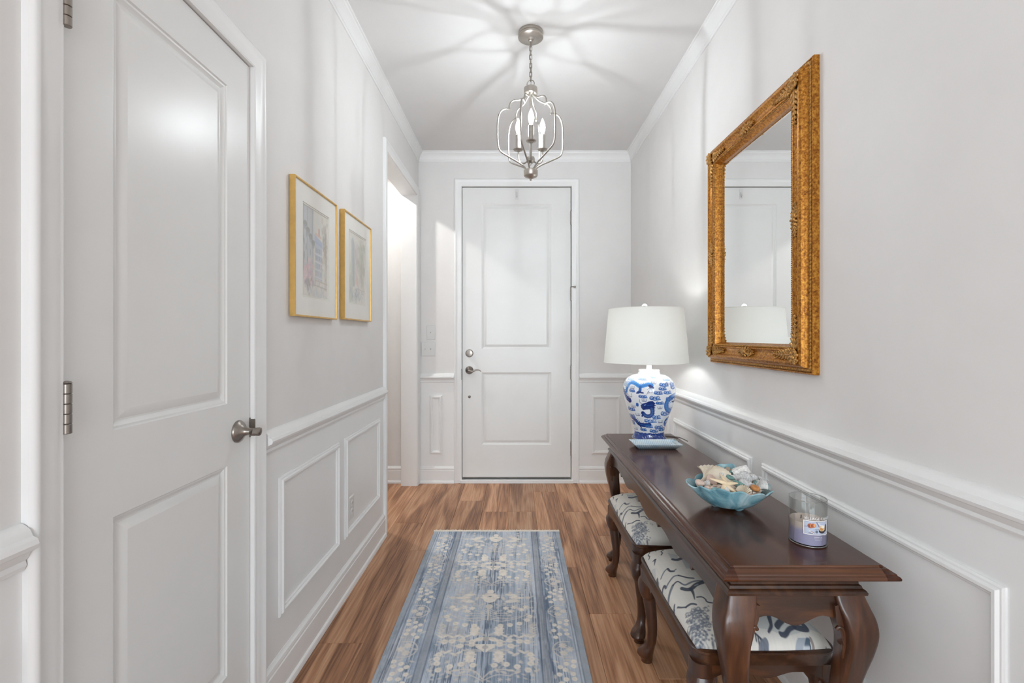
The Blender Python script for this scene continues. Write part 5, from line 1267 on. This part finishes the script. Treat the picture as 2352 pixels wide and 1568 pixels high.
# printed label: the photo shows it on the right half of the jar as seen from the camera
kv = math.atan2(-KC.y, -KC.x); half = 0.78; kc0 = kv + 0.72
def paint_label(cv):
    rg = random.Random(4)
    cv.ell(.5, .5, 2, 2, (236, 236, 238)); cv.poly([(.045, .06), (.955, .06), (.955, .94), (.045, .94)], (86, 92, 112)); cv.poly([(.06, .08), (.94, .08), (.94, .92), (.06, .92)], (186, 196, 216))
    n = vnoise((cv.h, cv.w), (6, 8), 3)[..., None]; 
    spl(cv, rg, 40, .45, .70, .25, .12, [(206, 214, 228), (160, 172, 198), (198, 206, 222)], .08, .5)
    for (x, y, r) in ((.26, .36, .14), (.36, .33, .12)): cv.ell(x, y, r*.8, r*1.25, (176, 92, 58)); cv.ell(x + .04, y - .02, r*.35, r*1.0, (226, 160, 104)); cv.ell(x - .06, y + .05, r*.2, r*.8, (120, 56, 36), .7)
    cv.ell(.72, .68, .16, .20, (52, 42, 46)); cv.ell(.71, .52, .15, .20, (226, 200, 160)); cv.ell(.69, .56, .08, .12, (206, 146, 78)); cv.ell(.76, .42, .10, .10, (244, 236, 222))
    cv.ell(.90, .5, .06, .26, (76, 58, 84)); cv.stroke([(.04, .46), (.20, .40)], .03, (110, 104, 150)); cv.stroke([(.48, .10), (.58, .42)], .03, (110, 84, 110)); cv.stroke([(.54, .12), (.66, .34)], .025, (240, 228, 216)); cv.stroke([(.60, .26), (.84, .36)], .03, (240, 236, 230))
    cv.stroke([(.24, .72), (.36, .86)], .06, (240, 236, 232)); cv.stroke([(.26, .74), (.40, .84)], .03, (130, 84, 70)); cv.ell(.48, .76, .05, .10, (60, 66, 88), .8); cv.stroke([(.2, .86), (.34, .88)], .03, (44, 46, 60)); cv.stroke([(.42, .62), (.6, .58)], .025, (70, 90, 104))
LW, LH = 150, 110; cvl = Canvas(LW, LH, 0, 1, 0, 1, (236, 236, 238)); paint_label(cvl)
aa = np.linspace(kv - .22, kv + 1.18, LW); zl_ = np.linspace(KC.z + .0700, KC.z + .0340, LH); A_, Z_ = np.meshgrid(aa, zl_)
gridmesh('label', np.stack([KC.x + (KR + .0003)*np.cos(A_), KC.y + (KR + .0003)*np.sin(A_), Z_], -1), cvl, vcol_mat('label_print', 0.35, coat=0.3), cd)
def jar_text(body, size, z, a_mid, mat, name, parent, squeeze=1.0):
    cu = bpy.data.curves.new('txt', 'FONT'); cu.body = body; cu.size = size; cu.align_x = 'CENTER'; cu.resolution_u = 3
    ob = bpy.data.objects.new('txt', cu); COL.objects.link(ob); bpy.context.view_layer.update()
    dg = bpy.context.evaluated_depsgraph_get(); me0 = ob.evaluated_get(dg).to_mesh()
    vs = [v.co.copy() for v in me0.vertices]; fs = [tuple(p.vertices) for p in me0.polygons]
    ob.evaluated_get(dg).to_mesh_clear(); bpy.data.objects.remove(ob); bpy.data.curves.remove(cu)
    out = []
    for v in vs:
        a = a_mid + v.x * squeeze / KR; out.append((KC.x + (KR + .0007)*math.cos(a), KC.y + (KR + .0007)*math.sin(a), z + v.y))
    return MB().add(out, fs).build(name, mat, parent, smooth=None)
M_INK = plain('white_ink', srgb(238, 238, 240), 0.5)
jar_text('VILLAGE CANDLE', 0.0094, KC.z + .0725, kv + 0.66, M_INK, 'lettering', cd, 1.02)
tl = MB()
for (z, w) in ((.0285, .020), (.0248, .024), (.0218, .018)):
    n = int(w/.0022)
    for k in range(n):
        if k % 7 == 6: continue
        a = kv + .55 + (k - n/2)*.0022/KR
        tl.add([(KC.x + (KR+.0007)*math.cos(b), KC.y + (KR+.0007)*math.sin(b), KC.z + zz_) for (b, zz_) in ((a, z), (a + .0015/KR, z), (a + .0015/KR, z + (.0016 if z > .026 else .0008)), (a, z + (.0016 if z > .026 else .0008)))], [(0, 1, 2, 3)])
tl.build('fine_print', M_INK, cd, smooth=None)

# ================================================================== RUNNER RUG
RX0, RX1, RY0, RY1, RT = -0.508, 0.271, 0.42, 2.962, 0.007
rug = thing('runner_rug', 'faded blue runner rug with cream floral pattern on the plank floor', 'rug', ((RX0+RX1)/2, (RY0+RY1)/2, 0))
RW, RL = RX1 - RX0, RY1 - RY0
NX, NY = 270, 880
cv = Canvas(NX, NY, 0, RW, 0, RL, (150, 172, 196)); cv.soft = 0.0035      # y = 0 at the far (door) end
rs = np.random.RandomState(12)
def line_noise(n, cells, seed): return vnoise((NY, n), (7, cells), seed)
coarse = line_noise(NX, 12, 1); blot = vnoise((NY, NX), (30, 10), 6); fine = line_noise(NX, 70, 2)
f = np.clip((0.35*coarse + 0.35*blot + 0.30*fine - .28)/.44, 0, 1)
ramp = np.array([lin((138, 153, 172)), lin((164, 177, 192)), lin((184, 194, 205)), lin((192, 199, 208)), lin((188, 191, 196))])
q = f*4; i0 = np.clip(q.astype(int), 0, 3); fr = (q - i0)[..., None]; cv.c = ramp[i0]*(1-fr) + ramp[i0+1]*fr
pale = np.clip((vnoise((NY, NX), (26, NX), 5) - .62)*6, 0, 1)*.5; cv.c = cv.c*(1 - pale[..., None]) + lin((212, 218, 226))*pale[..., None]
den = np.clip((vnoise((NY, NX), (9, 22), 7) - .36)*3.2, 0, 1)
dark = np.clip((vnoise((NY, NX), (16, NX), 8) - .58)*7, 0, 1)*den; cv.c = cv.c*(1 - .80*dark[..., None]) + lin((84, 100, 124))*.80*dark[..., None]
dark = np.clip((vnoise((NY, NX), (60, NX//2), 9) - .70)*7, 0, 1)*den; cv.c = cv.c*(1 - .7*dark[..., None]) + lin((80, 98, 126))*.7*dark[..., None]
CRM, CRM2, GRY = (234, 227, 217), (218, 212, 204), (186, 184, 182)
X_ = cv.x[None, :]
def bandmix(x0, x1, col, a):
    m = ((X_ >= x0) & (X_ <= x1)).astype(float)*a; cv.c[:] = cv.c*(1-m[..., None]) + lin(col)*m[..., None]
for sd in (0, 1):
    e = lambda d: d if sd == 0 else RW - d
    for (a, b, c, al) in ((0, .022, (158, 166, 176), .75), (.022, .027, (96, 106, 128), .6), (.034, .038, (112, 122, 142), .5), (.142, .170, (152, 156, 164), .62), (.138, .142, (92, 106, 130), .6), (.170, .174, (84, 98, 124), .7)):
        bandmix(min(e(a), e(b)), max(e(a), e(b)), c, al)
rg = random.Random(77)
def ros(x, y, r): cv.ell(x, y, r, r*1.02, CRM, .92); cv.ell(x, y, r*.35, r*.35, CRM2, .8)
def leaf(x, y, l, a, c=CRM, al=.8): cv.ell(x, y, l*1.3, l*.55, c, al, a)
per = 0.255
for sd in (0, 1):
    e = lambda d: d if sd == 0 else RW - d; dr = 1 if sd == 0 else -1
    k = 0
    y = 0.05
    while y < RL:
        # half medallion with three star flowers, then a chevron of rosettes
        for (d, yy) in ((.060, 0), (.085, .022), (.085, -.022)): cv.flower(e(d), y + .05 + yy, .0165, CRM2, .9, 7, rg.random())
        cv.stroke([(e(.055), y + .095), (e(.10), y + .092), (e(.126), y + .05), (e(.10), y + .008), (e(.055), y + .005)], .0055, CRM2, .75)
        for s in (-1, 0, 1): cv.stroke([(e(.125), y + .05), (e(.108), y + .05 + s*.006), (e(.094), y + .05 + s*.018)], .003, CRM2, .7)
        for (d, yy) in ((.052, .120), (.056, .145), (.082, .132), (.106, .150), (.088, .164), (.062, .185), (.112, .188), (.060, .210), (.090, .212), (.108, .232)): ros(e(d), y + yy, .0105)
        for (d, yy) in ((.075, .112), (.120, .120), (.074, .174), (.05, .232), (.128, .20)): leaf(e(d), y + yy, .009, rg.uniform(0, 3), CRM2, .7)
        y += per
cx = RW/2
def sym(fn):
    for s in (-1, 1): fn(s)
y = -0.02; unit = 0.64
while y < RL:
    # palmette with side leaves
    cv.ell(cx, y + .085, .016, .018, CRM, .95); 
    for a in range(7): cv.ell(cx + .030*math.cos(PI*a/6), y + .135 - .026*math.sin(PI*a/6), .015, .009, CRM, .95, -PI*a/6)
    cv.poly([(cx-.036, y+.13), (cx+.036, y+.13), (cx+.026, y+.165), (cx, y+.180), (cx-.026, y+.165)], CRM, .95); cv.ell(cx, y + .208, .017, .018, CRM2, .95)
    for s in (-1, 1):
        X = lambda d: cx + s*d
        cv.stroke([(cx, y + .100), (X(.05), y + .115), (X(.10), y + .105), (X(.15), y + .112)], .0045, CRM2, .75)
        cv.poly([(X(.085), y+.135), (X(.12), y+.122), (X(.165), y+.138), (X(.12), y+.152)], CRM, .92); leaf(X(.10), y + .115, .022, s*.3); leaf(X(.10), y + .165, .024, -s*.2)
        cv.flower(X(.175), y + .137, .014, CRM2, .85, 6); leaf(X(.06), y + .142, .014, s*1.2, CRM2)
        cv.stroke([(X(.02), y + .185), (X(.07), y + .20), (X(.14), y + .19), (X(.20), y + .165)], .004, CRM2, .65)
        for (d, yy) in ((.075, .222), (.095, .245), (.11, .215), (.145, .232), (.165, .212)): cv.flower(X(d), y + yy, .015, CRM, .85, 6, rg.random())
        for j in range(4): cv.stroke([(X(.004), y + .225 + .016*j), (X(.03 + .006*j), y + .245 + .016*j), (X(.06 + .016*j), y + .238 + .02*j)], .0038, CRM2, .8)
        cv.stroke([(cx, y + .20), (cx, y + .31)], .006, CRM2, .8)
        cv.stroke([(X(.01), y + .305), (X(.06), y + .318), (X(.12), y + .300), (X(.17), y + .27)], .005, CRM2, .8); cv.stroke([(X(.01), y + .296), (X(.07), y + .302), (X(.13), y + .283)], .004, CRM2, .7)
        for (d, yy) in ((.18, .285), (.168, .31), (.135, .335), (.095, .345), (.055, .350)): ros(X(d), y + yy, .0125); cv.stroke([(X(d), y+yy), (X(d+.012), y + yy - .008)], .004, CRM2, .8)
        for (d, yy) in ((.05, .372), (.05, .398)): cv.flower(X(d), y + yy, .021, CRM, .95, 8)
        for j in range(5): leaf(X(.185 - .0*j), y + .345 + .016*j, .010, s*(.7 if j % 2 else -.7), CRM2, .8); leaf(X(.197), y + .35 + .016*j, .009, -s*.7, CRM2, .7)
        for j in range(6): leaf(X(.075 + .022*j), y + .418 + .006*(j % 2), .011, s*(.6 - 1.2*(j % 2)), CRM, .85)
        cv.ell(X(.028), y + .440, .024, .012, CRM, .95, s*.35); cv.ell(cx, y + .437, .012, .016, GRY, .9)
        for j in range(4): cv.stroke([(X(.008), y + .418 - .003*j), (X(.03), y + .412 - .004*j), (X(.05), y + .418)], .003, CRM2, .7)
        for (d, yy) in ((.095, .446), (.055, .454), (.055, .472), (.10, .480), (.165, .455), (.135, .452)): ros(X(d), y + yy, .014); leaf(X(d + .018), y + yy, .009, 0, CRM2)
        cv.poly([(X(.002), y+.47), (X(.04), y+.47), (X(.036), y+.49), (X(.018), y+.505), (X(.002), y+.52)], CRM, .95); cv.ell(cx, y + .488, .012, .011, GRY, .8)
        for j in range(3): cv.stroke([(X(.015), y + .505 + .004*j), (X(.05), y + .500 + .006*j), (X(.09), y + .507)], .0035, CRM2, .8)
        for (d, yy) in ((.055, .530), (.055, .556)): cv.flower(X(d), y + yy, .022, CRM, .92, 8)
        for j in range(5): leaf(X(.10 + .02*j), y + .520 + .010*math.sin(j*2), .012, s*(.6 - 1.2*(j % 2)), CRM, .8)
        for (d, yy) in ((.175, .53), (.18, .555), (.175, .58), (.04, .59), (.085, .585), (.125, .597), (.165, .615)): ros(X(d), y + yy, .0128)
        cv.stroke([(cx, y + .66), (X(.03), y + .622), (X(.08), y + .612), (X(.13), y + .628)], .005, CRM2, .85); cv.stroke([(cx, y + .67), (X(.05), y + .64), (X(.10), y + .645)], .005, CRM2, .8)
        for j in range(4): leaf(X(.05 + .025*j), y + .617 + .01*(j % 2), .011, s*(1 - .5*j), CRM2, .8)
    rf = random.Random(5)
    for k in range(70):
        d, yy, an = rf.uniform(.02, .205), y + rf.uniform(0, unit), rf.uniform(0, 3)
        for s in (-1, 1): cv.ell(cx + s*d, yy, .0085, .0042, CRM2, .62, s*an)
    for k in range(26):
        d, yy = rf.uniform(.03, .20), y + rf.uniform(0, unit)
        for s in (-1, 1): cv.flower(cx + s*d, yy, .0095, CRM2, .7, 5, k)
    y += unit
wear = vnoise((NY, NX), (90, 40), 21)*.5 + vnoise((NY, NX), (300, 110), 22)*.5; cv.c *= (0.98 + .24*wear)[..., None]
M_RUG = vcol_mat('woven_rug', 0.92, weave=(420, 420, 420), sheen=0.15, bump=0.25)
Xg, Yg = np.meshgrid(np.linspace(RX0, RX1, NX), np.linspace(RY1, RY0, NY))
gridmesh('rug_pile', np.stack([Xg, Yg, np.full_like(Xg, RT)], -1), cv, M_RUG, rug)
M_RUGE = plain('rug_binding', srgb(150, 158, 170), 0.9)
MB().box((RX0 - .001, RY0, 0.0005), (RX1 + .001, RY1, RT - .0004)).build('rug_edge', M_RUGE, rug, smooth=None)
M_FRI = plain('cream_fringe', srgb(236, 226, 214), 0.9, noise=0.08, nscale=200)
fr_ = MB().box((RX0 - .004, RY1 - .008, .0005), (RX1 + .004, RY1 + .006, RT + .003), .001)
for k in range(150):
    x = RX0 - .004 + (RW + .008)*(k + .5)/150; d = rg.uniform(-.004, .004); l = rg.uniform(.018, .030)
    fr_.tube([(x, RY1, RT), (x + d*.5, RY1 + l*.5, .007), (x + d, RY1 + l, .0035)], [.0030, .0030, .0022], 5)
fr_.build('fringe', M_FRI, rug)['kind'] = 'stuff'
